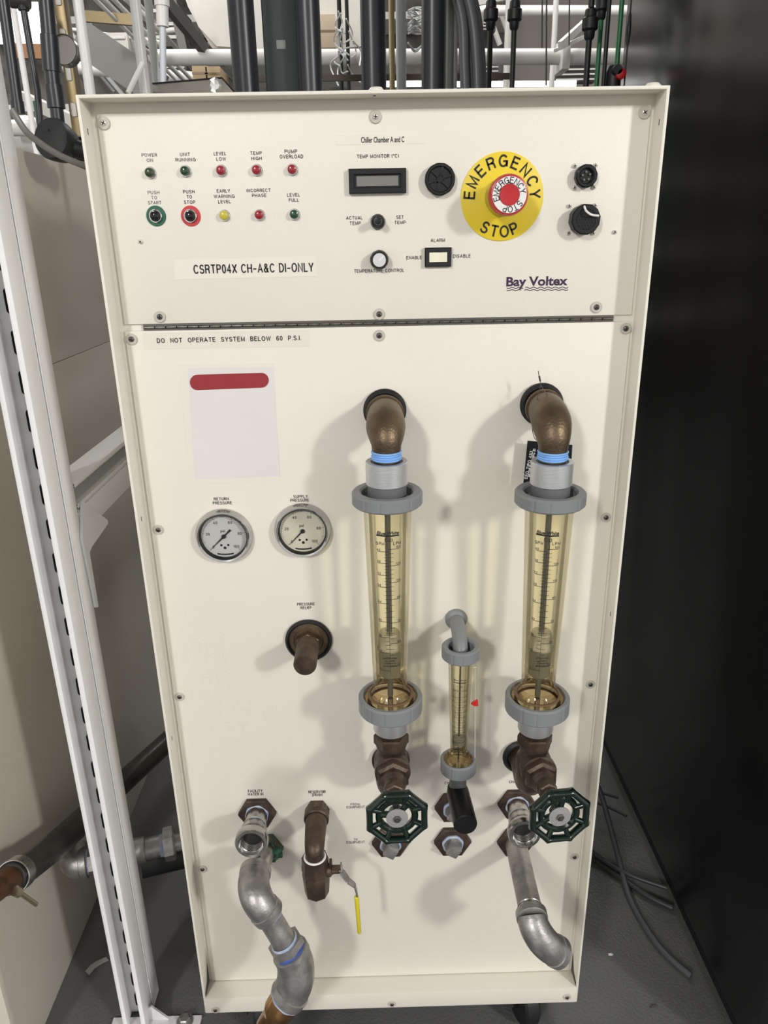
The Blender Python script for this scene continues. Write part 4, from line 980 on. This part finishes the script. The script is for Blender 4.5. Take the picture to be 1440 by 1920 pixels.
b = nb(); tube(b, [hp[0]-d*.002, hp[0]-d*.02, hp[0]-d*.03, hp[0]-d*.10], [.0195, .0205, .017, .017], 28); obj('copper_barb', b, mat('dull_copper', (.22, .105, .05), .45, .8, col2=(.10, .06, .035), vscale=40), h)
g = thing('galvanised_branch', (-.5, .24, .2), 'short galvanised pipe with elbow and hex unions behind the white post', 'pipe fitting')
q0 = Vector((-.575, .205, .204)); q1 = Vector((-.395, .250, .208)); d = (q1-q0).normalized()
b = nb(); pe = bend(q0+d*.012, q0-d*.012, q0-d*.010+Vector((0, .035, .018)), 12); tube(b, pe, .0265, 32); tube(b, [q0+d*.010, q0+d*.011, q0+d*.022, q0+d*.023], [.0265, .028, .028, .0265], 32); obj('elbow', b, galv, g)
b = nb(); ringm(b, .0225, .0180, .020, .027, q0, d, 32, .001); obj('sealant_ring', b, tape_w, g)
b = nb(); ringm(b, .0205, .0165, -.034, -.026, q1, d, 32, .001); obj('sealant_ring', b, tape_w, g)
b = nb(); hexprof(b, .026, .026, .045, q0, d, .002); obj('hex_union', b, galv, g, ang=25)
b = nb(); tube(b, [q0+d*.04, q0+d*.055, q0+d*.056, q1-d*.060, q1-d*.059, q1-d*.03], [.019, .019, .0235, .0235, .020, .020], 32); obj('pipe', b, galv, g)
b = nb(); hexprof(b, .031, -.026, -.006, q1, d, .003); tube(b, [q1-d*.008, q1+d*.06], .017, 24); obj('hex_nut', b, galv, g, ang=25)
o = nb(); tube(o, smoothpath([(-.480, .27, .14), (-.42, .29, .138), (-.34, .31, .14), (-.27, .33, .14)], 5), .030, 28); tag(obj('drain_hose', o, rubber), 'dark fat drain hose under the galvanised branch pipe', 'hose')

def cable(pts, r, label, m=cable_m, name='floor_cable', cat='cable'):
    b = nb(); tube(b, smoothpath(pts, 8), r, 10); return tag(obj(name, b, m), label, cat)
cable([aZ(1100, 1430, FZ+.20), aZ(1127, 1490, FZ+.12), aZ(1155, 1590, FZ+.035), aZ(1180, 1680, FZ+.009), aZ(1215, 1745, FZ+.007), aZ(1250, 1790, FZ+.007), aZ(1296, 1830, FZ+.007)], .0062, 'thick grey cable curving down beside the chiller to the floor')
cable([aZ(1090, 1590, FZ+.008), aZ(1130, 1622, FZ+.008), aZ(1170, 1650, FZ+.008), aZ(1215, 1680, FZ+.008), aZ(1262, 1703, FZ+.008)], .0060, 'dark cable on the floor, front one of the crossing pair', mat('dark_cable', (.045, .045, .048), .4))
cable([aZ(1090, 1580, FZ+.03), aZ(1130, 1612, FZ+.02), aZ(1180, 1640, FZ+.02), aZ(1250, 1665, FZ+.02)], .0050, 'dark cable lying just behind the front crossing floor cable', mat('dark_cable', (.045, .045, .048), .4))
cable([aZ(1118, 1484, FZ+.05), aZ(1140, 1490, FZ+.05), aZ(1160, 1496, FZ+.05)], .0035, 'short dark cable far back beside the chiller, upper one', mat('dark_cable', (.045, .045, .048), .4))
cable([aZ(1118, 1505, FZ+.05), aZ(1145, 1515, FZ+.05), aZ(1175, 1530, FZ+.05)], .0035, 'short dark cable far back beside the chiller, lower one', mat('dark_cable', (.045, .045, .048), .4))
b = nb(); q = [(160, 1822), (170, 1810), (183, 1802), (199, 1795), (204, 1801), (190, 1808), (178, 1816), (167, 1829)]; prism(b, [aZ(x, y, FZ+.0005) for x, y in q], (0, 0, .0015)); tag(obj('tape_strip', b, mat('dirty_white_tape', (.42, .42, .40), .6), smooth=False), 'curled strip of dirty white tape lying on the floor', 'tape')
for (x, y, r, l) in ((1145, 1790, .004, 'pale paint chip on the floor right of the chiller'), (1226, 1888, .006, 'dark crumpled scrap on the floor at lower right')):
    b = nb(); p = aZ(x, y, FZ); lathe(b, [(r, .0003), (r*.8, .0022), (0, .003)], p, (0, 0, 1), 7, rmod=lambda a, rr, h: 1+.4*sin(a*2+x)); tag(obj('floor_scrap', b, whitep if r == .004 else darkc, smooth=False), l, 'debris')

# ================================================================== BLACK MACHINE RIGHT
BX = .592
bk = thing('black_cabinet', (1.0, .5, FZ), 'tall glossy black lacquered cabinet standing right of the chiller', 'cabinet')
b = nb(); box(b, (BX, -.03, FZ+.05), (1.6, 1.125, 2.6), .004); obj('cabinet_body', b, blk_mach, bk)
b = nb(); box(b, (BX+.014, -.02, FZ), (1.58, 1.115, FZ+.051), .002); obj('plinth', b, rubber, bk)

# ================================================================== BACKGROUND BEHIND THE CHILLER
def vpipe(px, py, wpx, Y, m, label, name='vertical_pipe', cat='pipe', zb=FZ, zt=3.3, seg=24):
    p = aY(px, py, Y); s = FPX/((p-CAM).dot(FW)); b = nb(); tube(b, [(p.x, Y, zb), (p.x, Y, zt)], wpx/2/s, seg)
    return tag(obj(name, b, m), label, cat), p
Yb = .85
vpipe(456, 80, 49, Yb, darkpipe, 'glossy charcoal upright pipe farthest left behind the chiller')
vpipe(579, 80, 46, Yb, darkpipe, 'glossy charcoal upright pipe beside the flat slate panel')
vpipe(700, 80, 47, Yb, darkpipe, 'glossy charcoal upright pipe behind the middle of the chiller')
vpipe(813, 80, 46, Yb, darkpipe, 'glossy charcoal upright pipe left of the bundled grey cables')
p0, p1 = aY(494, 90, .88), aY(562, 90, .88)
sp = thing('flat_duct_panel', ((p0.x+p1.x)/2, .9, 0), 'flat slate grey upright duct panel behind the chiller', 'panel')
b = nb(); box(b, (p0.x, .88, FZ), (p1.x, .91, 3.3), .003); obj('panel_body', b, slate, sp)
b = nb(); a_, d_ = aY(519, 92, .8795), aY(535, 75, .8795); box(b, (a_.x, .8788, a_.z), (d_.x, .880, d_.z)); obj('sticker', b, mat('grey_sticker', (.30, .33, .31), .5), sp, smooth=False)
vpipe(752, 80, 19, 1.0, lpipe, 'pale grey upright pipe between two charcoal pipes')
b = nb(); p = aY(735, 80, 1.05); box(b, (p.x-.006, 1.05, FZ), (p.x+.006, 1.09, 3.3), .001); tag(obj('metal_strip', b, tan_m), 'narrow brassy upright strut beside the pale pipe', 'strut')
b = nb(); p = aY(845, 80, .95); M = (p.x-.013, .95, FZ); chan(b, M, (1, 0, 0), (0, 1, 0), (0, 0, 1), 3.0, s=.028, th=.002, lip=.008); tag(obj('upright_strut', b, lpipe), 'pale upright strut channel right of the last charcoal pipe', 'strut')
cabs = [(862, 0, 870), (872, 3, 882), (882, 6, 893), (890, 0, 901)]
for i, (xa, dy, xb) in enumerate(cabs):
    yy = .92+.02*(i % 2)
    pts = [aY(xa-26, -60, yy), aY(xa-4, 0, yy), aY(xa+6, 50, yy), aY(xb, 110, yy), aY(xb+2, 165, yy), aY(xb+4, 300, yy)]
    b = nb(); tube(b, smoothpath(pts, 6), .0105, 14)
    tag(obj('bundled_cable', b, mat('grey_cable_%d' % (i % 2), (.13-.04*(i % 2), .13-.04*(i % 2), .14-.04*(i % 2)), .4)), ['grey cable, first from the left of the bundle behind the chiller', 'dark grey cable, second from the left of the bundle', 'grey cable, third from the left of the bundle', 'dark grey cable, rightmost of the bundle'][i], 'cable', 'bundled cables behind the chiller')
def rodthing(px, py, wpx, Y, m, label, joints=(), jm=None):
    p = aY(px, py, Y); s = FPX/((p-CAM).dot(FW)); r = wpx/2/s
    g = thing('service_pipe', (p.x, Y, FZ), label, 'pipe')
    b = nb(); tube(b, [(p.x, Y, FZ), (p.x, Y, 3.3)], r, 14); obj('pipe', b, m, g)
    for jy in joints:
        z = aY(px, jy, Y).z; b = nb(); lathe(b, [(r*1.2, z-.030), (r*1.7, z-.026), (r*1.9, z-.014), (r*2.7, z-.010), (r*2.7, z+.010), (r*2.1, z+.013), (r*1.9, z+.026), (r*1.2, z+.03)], (p.x, Y, 0), (0, 0, 1), 14); obj('union', b, jm or m, g)
    return g
rodthing(919, 80, 10, 1.1, rubber, 'thin black pipe with a union, left of the pair behind the chiller', (28,))
rodthing(963, 80, 10, 1.1, rubber, 'thin black pipe with a union, right of the pair behind the chiller', (28,))
rodthing(1104, 80, 11, 1.0, rubber, 'thin black pipe with a union beside the green pipes', (45,))
rodthing(1124, 80, 9, 1.05, greenp, 'thin green pipe left of the plain black one', (8,), rubber)
rodthing(1137, 80, 8, 1.0, rubber, 'plain thin black pipe between two green pipes')
rodthing(1160, 80, 9, 1.05, greenp, 'thin green pipe next to the black cabinet')
g = rodthing(1177, 80, 3, .98, rubber, 'very thin black pipe against the edge of the black cabinet', (55,))
vv = thing('small_valve', aY(1152, 135, 1.0), 'small black valve with a red knob behind the top right corner', 'valve')
b = nb(); c = aY(1151, 135, 1.0); lathe(b, [(.012, -.05), (.016, -.03), (.016, .0), (.011, .012)], c, (0, 0, 1), 16); tube(b, [c, c+Vector((.0, -.03, -.0))], .010, 12); obj('valve_body', b, rubber, vv)
b = nb(); c = aY(1163, 139, .98); lathe(b, [(.006, -.008), (.011, -.006), (.011, .008), (.008, .010)], c, OUT, 14); obj('red_knob', b, redp, vv)
for x, ya, yb, lab, Y in ((1016, -20, 90, 'thin hanging wire left of the blue tipped one', 1.6), (1024, -20, 160, 'thin hanging wire with a dark upper half behind the chiller', 1.3), (1067, -20, 85, 'thin hanging wire beside the white sloping tray', 1.7)):
    b = nb(); tube(b, [aY(x+1, ya, Y), aY(x, yb, Y)], .0022, 6); tag(obj('hanging_wire', b, wirem), lab, 'wire')

# horizontal members deeper in the room
def hpipe(xa, ya, xb, yb, Y, wpx, m, label, name='overhead_pipe', cat='pipe', Y2=None, sq=False, group=None):
    a = aY(xa, ya, Y); d = aY(xb, yb, Y2 if Y2 else Y); s = FPX/(((a+d)/2-CAM).dot(FW)); r = wpx/2/s; b = nb()
    if sq:
        ax = (d-a); L = ax.length; M = Matrix.Translation(a) @ frame_to(ax, (0, 0, 1)); box(b, (-r*.6, -r, 0), (r*.6, r, L), 0, M); o = obj(name, b, m, smooth=False)
    else: tube(b, [a, d], r, 20); o = obj(name, b, m)
    return tag(o, label, cat, group)
hpipe(280, 108, 1215, 106, 2.2, 27, whitepipe, 'long white horizontal pipe crossing behind all the upright pipes')
hpipe(860, 20, 1200, 20, 3.2, 17, whitepipe, 'white horizontal pipe high behind the thin black pair')
hpipe(850, 158, 1080, 157, 3.0, 9, lampm, 'bright lit strip lamp low behind the thin black pair', 'strip_lamp', 'lamp', sq=True)
hpipe(705, 156, 795, 155, 3.1, 12, lampm, 'short lit strip lamp seen between charcoal pipes', 'strip_lamp', 'lamp', sq=True)
hpipe(-30, 42, 95, 46, 3.2, 62, lampm, 'large glowing ceiling light panel at upper left', 'light_panel', 'lamp', sq=True)
hpipe(120, 125, 400, 150, 3.0, 22, whitepipe, 'white horizontal pipe low at upper left behind the posts')
hpipe(330, 60, 620, 170, 2.8, 0.1, whitepipe, 'thin white tension cord in front of the duct', 'cord', 'cord')
hpipe(480, 148, 960, 143, 1.5, 10, mat('rusty_angle', (.10, .075, .055), .5), 'narrow brown steel rail just above the chiller top', 'steel_rail', 'rail', sq=True)
hpipe(40, 182, 165, 240, 1.6, 22, beam_w, 'white sloping tray rail behind the black hand valve', 'tray_rail', 'rail', sq=True, Y2=1.3)
hpipe(150, 30, 250, 38, 1.9, 18, tan_m, 'tarnished brass coloured channel crossing at upper left', 'channel', 'channel', sq=True)
hpipe(20, 96, 95, 98, 1.9, 24, mat('copper_rail', (.30, .16, .08), .4, .6), 'copper coloured rail at far upper left', 'rail', 'rail', sq=True)
hpipe(1050, 85, 1110, 30, 2.0, 12, whitepipe, 'white sloping cable tray side, upper one near the green pipes', 'tray_rail', 'rail', sq=True, Y2=2.3)
hpipe(1040, 95, 1115, 60, 2.0, 6, whitepipe, 'white sloping cable tray side, lower one near the green pipes', 'tray_rail', 'rail', sq=True, Y2=2.3)
hpipe(900, 45, 925, 0, 2.0, 12, whitepipe, 'white sloping strut behind the thin black pair', 'strut', 'strut', sq=True)
hpipe(850, 12, 1010, -20, 2.8, 14, beam_w, 'pale sloping beam at the top behind the thin black pair', 'beam', 'beam', sq=True)
# conduits at upper left fanning back
cond = [((150, -30), (330, 150)), ((165, -30), (345, 150)), ((185, -30), (360, 150)), ((210, -30), (300, 60)), ((150, 25), (260, 150)), ((160, 60), (235, 150)), ((235, -20), (330, 90))]
word = ['lowest', 'second lowest', 'third lowest', 'short upper', 'left inner', 'shortest left', 'highest']
for i, (a, d) in enumerate(cond):
    hpipe(*a, *d, 1.7+.15*i, (7, 9, 8, 12, 6, 7, 9)[i], (whitepipe, lpipe, beam_w)[i % 3], 'sloping pale conduit fanning back at upper left, %s one' % word[i], 'conduit', 'conduit', Y2=2.3+.15*i, group='sloping conduits at upper left')
b = nb(); prism(b, [aY(x, y, 2.7) for x, y in ((325, -60), (345, 0), (372, 50), (402, 97), (560, 97), (690, 97), (690, -60))], (0, .8, 0))
bmesh.ops.bevel(b, geom=b.edges[:], offset=.02, segments=2, affect='EDGES'); tag(obj('air_duct', b, fabric), 'huge white air duct with a sloping side behind the charcoal pipes', 'duct')
hpipe(300, -10, 385, 95, 2.0, 22, mat('dark_tray', (.05, .047, .043), .5), 'dark sloping tray edge beside the white duct', 'tray', 'tray', sq=True, Y2=2.2)
hpipe(318, -20, 345, 100, 2.3, 14, mat('grey_tray', (.20, .19, .175), .5), 'grey sloping tray beside the white duct', 'tray', 'tray', sq=True)
hpipe(150, 70, 300, 170, 2.2, 60, mat('grey_sheet', (.27, .265, .255), .6), 'broad grey sloping sheet metal tray at upper left', 'sheet_tray', 'tray', sq=True)
# dark far racks, cardboard boxes
rk = thing('storage_rack', (0, 4.8, 0), 'far dark storage rack crowded with gear across the room', 'rack')
b = nb()
for x0_, x1_ in ((-2.6, 1.0),):
    box(b, (x0_, 5.2, .2), (x1_, 5.25, 3.1), 0)
obj('back_panel', b, darkc, rk, smooth=False)
for k in range(5):
    b = nb(); box(b, (-2.6, 4.8, .6+.5*k), (1.0, 5.2, .64+.5*k)); obj('shelf', b, beam_w, rk, smooth=False)
for i, (xa, ya, xb, yb, lab) in enumerate(((362, 152, 388, 122, 'small cardboard box left of its twin beyond the chiller'), (386, 152, 412, 124, 'small cardboard box right of its twin beyond the chiller'), (598, 90, 628, 26, 'tan cardboard box high between the charcoal pipes'))):
    a, d = aY(xa, ya, 2.6), aY(xb, yb, 2.6); b = nb(); box(b, (a.x, 2.6, a.z), (d.x, 2.8, d.z), .002); bx = obj('cardboard_box', b, card if i != 2 else mat('pale_card', (.50, .41, .30), .8)); tag(bx, lab, 'box')
    b = nb(); box(b, (a.x-.001, 2.599, (a.z+d.z)/2-.004), (d.x+.001, 2.602, (a.z+d.z)/2+.004)); obj('packing_tape', b, mat('brown_tape', (.2, .13, .07), .4), bx, smooth=False)
cabs2 = nb()
for i in range(14):
    x = 640+random.uniform(-8, 30); y = random.uniform(-10, 140); pts = [aY(x, y, 2.0), aY(x+random.uniform(-20, 20), y+random.uniform(10, 40), 2.05), aY(x+random.uniform(-15, 25), y+random.uniform(30, 60), 2.0)]
    tube(cabs2, smoothpath(pts, 5), .0026, 6)
for i in range(16):
    y = random.uniform(20, 90); pts = [aY(765, y, 1.9), aY(778, y+random.uniform(-10, 18), 1.95), aY(795, y+random.uniform(-8, 14), 1.9)]
    tube(cabs2, smoothpath(pts, 5), .0026, 6)
o = tag(obj('wire_tangle', cabs2, lpipe), 'tangle of thin pale wires between the charcoal pipes', 'wires'); o['kind'] = 'stuff'
for k, (x, w_) in enumerate(((638, 8), (652, 7))): vpipe(x, 80, w_, 2.1, rubber, 'slim black upright behind the pale wire tangle, %s one' % ('left' if k == 0 else 'right'))

# crowded overhead run further back, partly hidden
random.seed(21)
mm = (whitepipe, lpipe, beam_w, mat('grey_conduit', (.22, .22, .21), .4), mat('dark_conduit', (.045, .043, .04), .5), tan_m)
seen = set()
for i in range(20):
    x = random.uniform(60, 420) if i < 13 else random.uniform(600, 930); y = random.uniform(-30, 90); L = random.uniform(90, 240); a = random.choice((rad(42), rad(50), rad(48), rad(8), rad(-6)))
    if i >= 13: L *= .5; a = random.choice((rad(20), rad(-25), rad(70), rad(4)))
    wp = random.choice((5, 6, 8, 10, 13)); ci = (i*7+i//3) % 6
    anchor = min(((90, 'near the black riser pipe'), (160, 'near the white upright pipe'), (215, 'over the grey sheet tray'), (262, 'near the pale grey uprights'), (305, 'near the clear tube'), (370, 'near the sloping duct side'), (430, 'by the first charcoal pipe'),
        (640, 'by the pale wire tangle'), (700, 'by the middle charcoal pipe'), (752, 'by the pale middle pipe'), (813, 'by the last charcoal pipe'), (885, 'by the bundled grey cables'), (930, 'by the thin black pair')), key=lambda q: abs(q[0]-x-L*.4*cos(a)))[1]
    lb = '%s %s %s conduit far back %s' % ('thin' if wp < 7 else 'medium' if wp < 10 else 'thick', ('white', 'light grey', 'cream', 'grey', 'black', 'brassy')[ci], 'steeply sloping' if abs(a) > .9 else 'sloping' if abs(a) > .2 else 'nearly level', anchor)
    if lb in seen: lb += ', higher one' if y < 20 else ', lower one'
    seen.add(lb)
    Yc = 3.1+.085*i
    hpipe(x, y, x+L*cos(a), y+L*sin(a), Yc, wp, mm[ci], lb, 'conduit', 'conduit', Y2=Yc+.05, group='crowded overhead conduits')
for (xa, ya, xb, yb, Y, m, lab) in ((282, 8, 335, 88, 3.6, darkc, 'dark equipment box behind the sloping tray at upper left'), (300, 122, 350, 150, 3.0, mat('dark_unit', (.05, .045, .04), .5), 'dark low unit under the long white pipe at left'),
      (188, 60, 238, 128, 3.1, mat('pale_unit', (.5, .49, .46), .6), 'pale sheet metal unit behind the white upright pipe'), (862, 122, 938, 148, 3.4, mat('dark_unit2', (.07, .065, .06), .5), 'dark louvred unit behind the thin black pair'),
      (868, 40, 930, 60, 3.4, mat('dark_unit2', (.07, .065, .06), .5), 'small dark unit high behind the thin black pair')):
    a_, d_ = aY(xa, yb, Y), aY(xb, ya, Y); b = nb(); box(b, (a_.x, Y, a_.z), (d_.x, Y+.3, d_.z), .006); g = obj('equipment_box', b, m); tag(g, lab, 'box')
    b = nb()
    for k in range(3): zz = a_.z+(d_.z-a_.z)*(k+.6)/3.2; box(b, (a_.x+.01, Y-.006, zz), (d_.x-.01, Y, zz+(d_.z-a_.z)*.08))
    o = obj('louvre', b, beam_w, g, smooth=False); o['kind'] = 'stuff'
lv = thing('louvred_panel', aY(1078, 150, 3.0), 'far louvred wall panel behind the green pipes', 'panel')
a_, d_ = aY(1042, 155, 3.0), aY(1118, 116, 3.0); b = nb(); box(b, (a_.x, 3.0, a_.z), (d_.x, 3.05, d_.z)); obj('panel_body', b, mat('louvre_dark', (.04, .036, .03), .6), lv, smooth=False)
b = nb(); box(b, (a_.x, 2.985, -.003), (d_.x, 3.0, .003)); 
bmesh.ops.translate(b, vec=(-(a_.x+d_.x)/2, -2.99, 0), verts=b.verts[:]); sm_ = mesh_from(b, 'slat', beam_w, smooth=False)
for k in range(4): inst('slat', sm_, ((a_.x+d_.x)/2, 2.99, a_.z+(d_.z-a_.z)*(k+.5)/4), lv)
vpipe(1036, 130, 10, 2.6, whitepipe, 'slim white upright behind the hanging wires'); vpipe(950, 130, 12, 2.7, beam_w, 'slim pale upright right behind the thin black pair')
b = nb(); c = aY(1055, 106, 2.2); box(b, (c.x-.014, 2.14, c.z-.05), (c.x+.014, 2.26, c.z+.05), .004); tag(obj('pipe_clamp', b, whitepipe), 'white clamp around the long horizontal pipe', 'clamp')
# upper-left cluster close to the post
vpipe(26, 20, 11, 1.02, strutw, 'pale upright strut close behind the front post', 'upright_strut', 'strut')
vpipe(158, 90, 19, .66, strutw, 'white upright pipe just left of the chiller top corner')
vpipe(262, 80, 20, .80, lpipe, 'pale grey upright pipe left of the one with the clear tube')
vpipe(286, 80, 15, .84, lpipe, 'pale grey upright pipe right beside the clear tube')
p = aY(303, 20, .80); g = thing('clear_tube', (p.x, .8, 1.5), 'white fitting with a clear tube hanging at upper left', 'tube')
b = nb(); tube(b, [aY(301, -40, .8), aY(304, 12, .8)], .014, 16); tube(b, [aY(304, 12, .8), aY(305, 50, .8)], .0115, 16); obj('fitting', b, whitep, g)
b = nb(); tube(b, [aY(305, 50, .8), aY(306, 155, .8), aY(308, 250, .8)], .0062, 14); obj('tube', b, mat('milky_tube', (.62, .66, .72), .3), g)
b = nb(); tube(b, [aY(268, 118, .78), aY(240, 175, .76)], .005, 8); tag(obj('pale_lead', b, whitep), 'white lead slanting down across the pale upright pipes', 'lead')
def blackrun(pts, label):
    g = thing('black_pipe', pts[0][0], label, 'pipe')
    return g
g = thing('black_pipe', aY(12, 150, .42), 'black upright pipe nearest the left edge of the picture', 'pipe')
b = nb(); a, d = aY(-38, -320, .45), aY(34, 206, .45); tube(b, [a, d], .0085, 20); obj('pipe', b, darkpipe, g)
b = nb(); dd = (d-a).normalized(); tube(b, [d-dd*.012, d+dd*.006], .0098, 20); obj('end_cap', b, darkpipe, g)
g = thing('black_pipe', aY(55, 150, .8), 'thin black upright pipe with a flange above the green pipe', 'pipe')
b = nb(); tube(b, [aY(43, 10, .9), aY(70, 170, .9), aY(76, 240, .9)], .0068, 14); obj('pipe', b, darkpipe, g)
b = nb(); tube(b, [aY(20, 0, .9), aY(54, 3, .9)], .014, 14); tube(b, [aY(42, 3, .9), aY(45, 20, .9)], .011, 12); obj('flange', b, rubber, g)
b = nb(); tube(b, [aY(68, 190, 1.2), aY(76, 236, 1.2)], .0085, 12); tag(obj('green_pipe', b, greenp), 'short green pipe seen above the black disc valve', 'pipe')
g = thing('disc_valve', aY(107, 265, .60), 'black plastic valve with a big round disc at upper left', 'valve')
b = nb(); s0 = [aY(58, -320, .60), aY(92, 65, .60), aY(92, 66, .6), aY(97, 134, .60), aY(97.5, 135, .6), aY(100, 158, .6), aY(100, 159, .6), aY(106, 203, .60), aY(106, 204, .6), aY(110, 240, .60)]
tube(b, s0, [.0125, .0125, .0148, .0148, .0125, .0125, .0148, .0148, .0112, .0112], 24); obj('riser_pipe', b, darkpipe, g)
c = aY(102, 262, .585); ax = (Vector((-.25, -1, .22))).normalized()
b = nb(); lathe(b, [(.018, -.045), (.030, -.030), (.0335, -.010), (.0345, .004), (.0325, .010), (.010, .012), (0, .012)], c, ax, 40); obj('valve_disc', b, mat('matt_charcoal', (.020, .021, .023), .45), g)
b = nb(); lathe(b, [(.012, -.06), (.020, -.058), (.022, -.045), (.016, -.035)], c+Vector((.02, 0, 0)), ax, 24); tube(b, [c+Vector((.02, .01, -.01)), c+Vector((.055, .02, -.02))], .015, 16); obj('valve_neck', b, rubber, g)
b = nb(); disc(b, .002, .0119, .0124, c+ax*.0+Vector((-.002, 0, .012)), ax, 10); obj('centre_hole', b, ink, g)
# steel dial
g = thing('steel_dial', aY(120, 95, .75), 'round stainless dial gauge partly behind the black riser pipe', 'gauge')
c = aY(122, 95, .75); ax = Vector((-.15, -1, .1)).normalized()
b = nb(); lathe(b, [(.026, -.012), (.0275, 0), (.0265, .006), (.0245, .004), (.0240, .001), (0, .001)], c, ax, 40); obj('gauge_case', b, mat('dull_stainless', (.42, .40, .37), .25, 1.), g)
b = nb(); ringm(b, .0262, .0248, .003, .0062, c, ax, 40, .0004); obj('gauge_rim', b, rubber, g)
# slotted gold strut
g = thing('slotted_strut', aY(125, 100, 1.0), 'tarnished slotted steel strut standing behind the steel dial', 'strut')
a_, d_ = aY(108, 60, 1.0), aY(128, 60, 1.0); b = nb(); box(b, (a_.x, 1.0, FZ), (d_.x, 1.03, 3.3), .002); obj('strut_body', b, tan_m, g)
b = nb(); box(b, (-.006, -.001, -.014), (.006, .002, .014), .004); slm2 = mesh_from(b, 'slot', mat('slot_light', (.55, .54, .5), .6))
for k in range(14): inst('slot', slm2, ((a_.x+d_.x)/2, .9995, 1.2+.07*k), g)
# grey strap cable
b = nb(); tube(b, smoothpath([aY(22, 205, .42), aY(48, 245, .42), aY(80, 272, .43), (aY(115, 293, .44)), aY(160, 312, .46), aY(200, 330, .5)], 6), .0032, 8, flat=1.6); tag(obj('flat_cable', b, mat('strap_grey', (.17, .165, .15), .4)), 'flat grey cable drooping in front of the black disc valve', 'cable')
# white clutter below the disc valve, on top of left machine
b = nb(); p = aY(60, 262, 1.3); tube(b, [aY(20, 240, 1.6), aY(170, 240, 1.6)], .022, 16); tag(obj('white_conduit', b, whitepipe), 'white horizontal conduit behind the black disc valve', 'conduit')
b = nb(); tube(b, [aY(36, 250, 1.7), aY(175, 285, 1.7)], .055, 16); tag(obj('white_conduit', b, whitepipe), 'fat white conduit below the one behind the disc valve', 'conduit')
# clear acrylic cover on the chiller top
g = thing('clear_cover', (aY(370, 160, .25).x, .28, ZT), 'folded clear acrylic cover lying on top of the chiller', 'cover')
b = nb(); ya = .22
A = [Vector((aY(284, 160, ya).x, ya, ZT+.001)), Vector((aY(286, 160, ya).x, ya, aY(286, 157, ya).z)), Vector((aY(416, 146, ya).x, ya, aY(416, 146, ya).z)), Vector((aY(482, 163, ya).x, ya, ZT+.003)), Vector((aY(482, 163, ya).x, ya, ZT+.001))]
prism(b, A, (0, .22, 0)); obj('acrylic_shell', b, clear_m, g, smooth=False)
b = nb(); tube(b, A[1:4], .0012, 6); obj('dark_edge', b, blackp, g)
b = nb(); c = aY(404, 160, ya-.004); c.z = max(c.z, ZT+.009); lathe(b, [(.008, -.004), (.009, .0), (.006, .005), (0, .006)], c, OUT, 8); obj('clear_button', b, mat('glassy_knob', (.75, .75, .74), .1, .6), g, smooth=False)
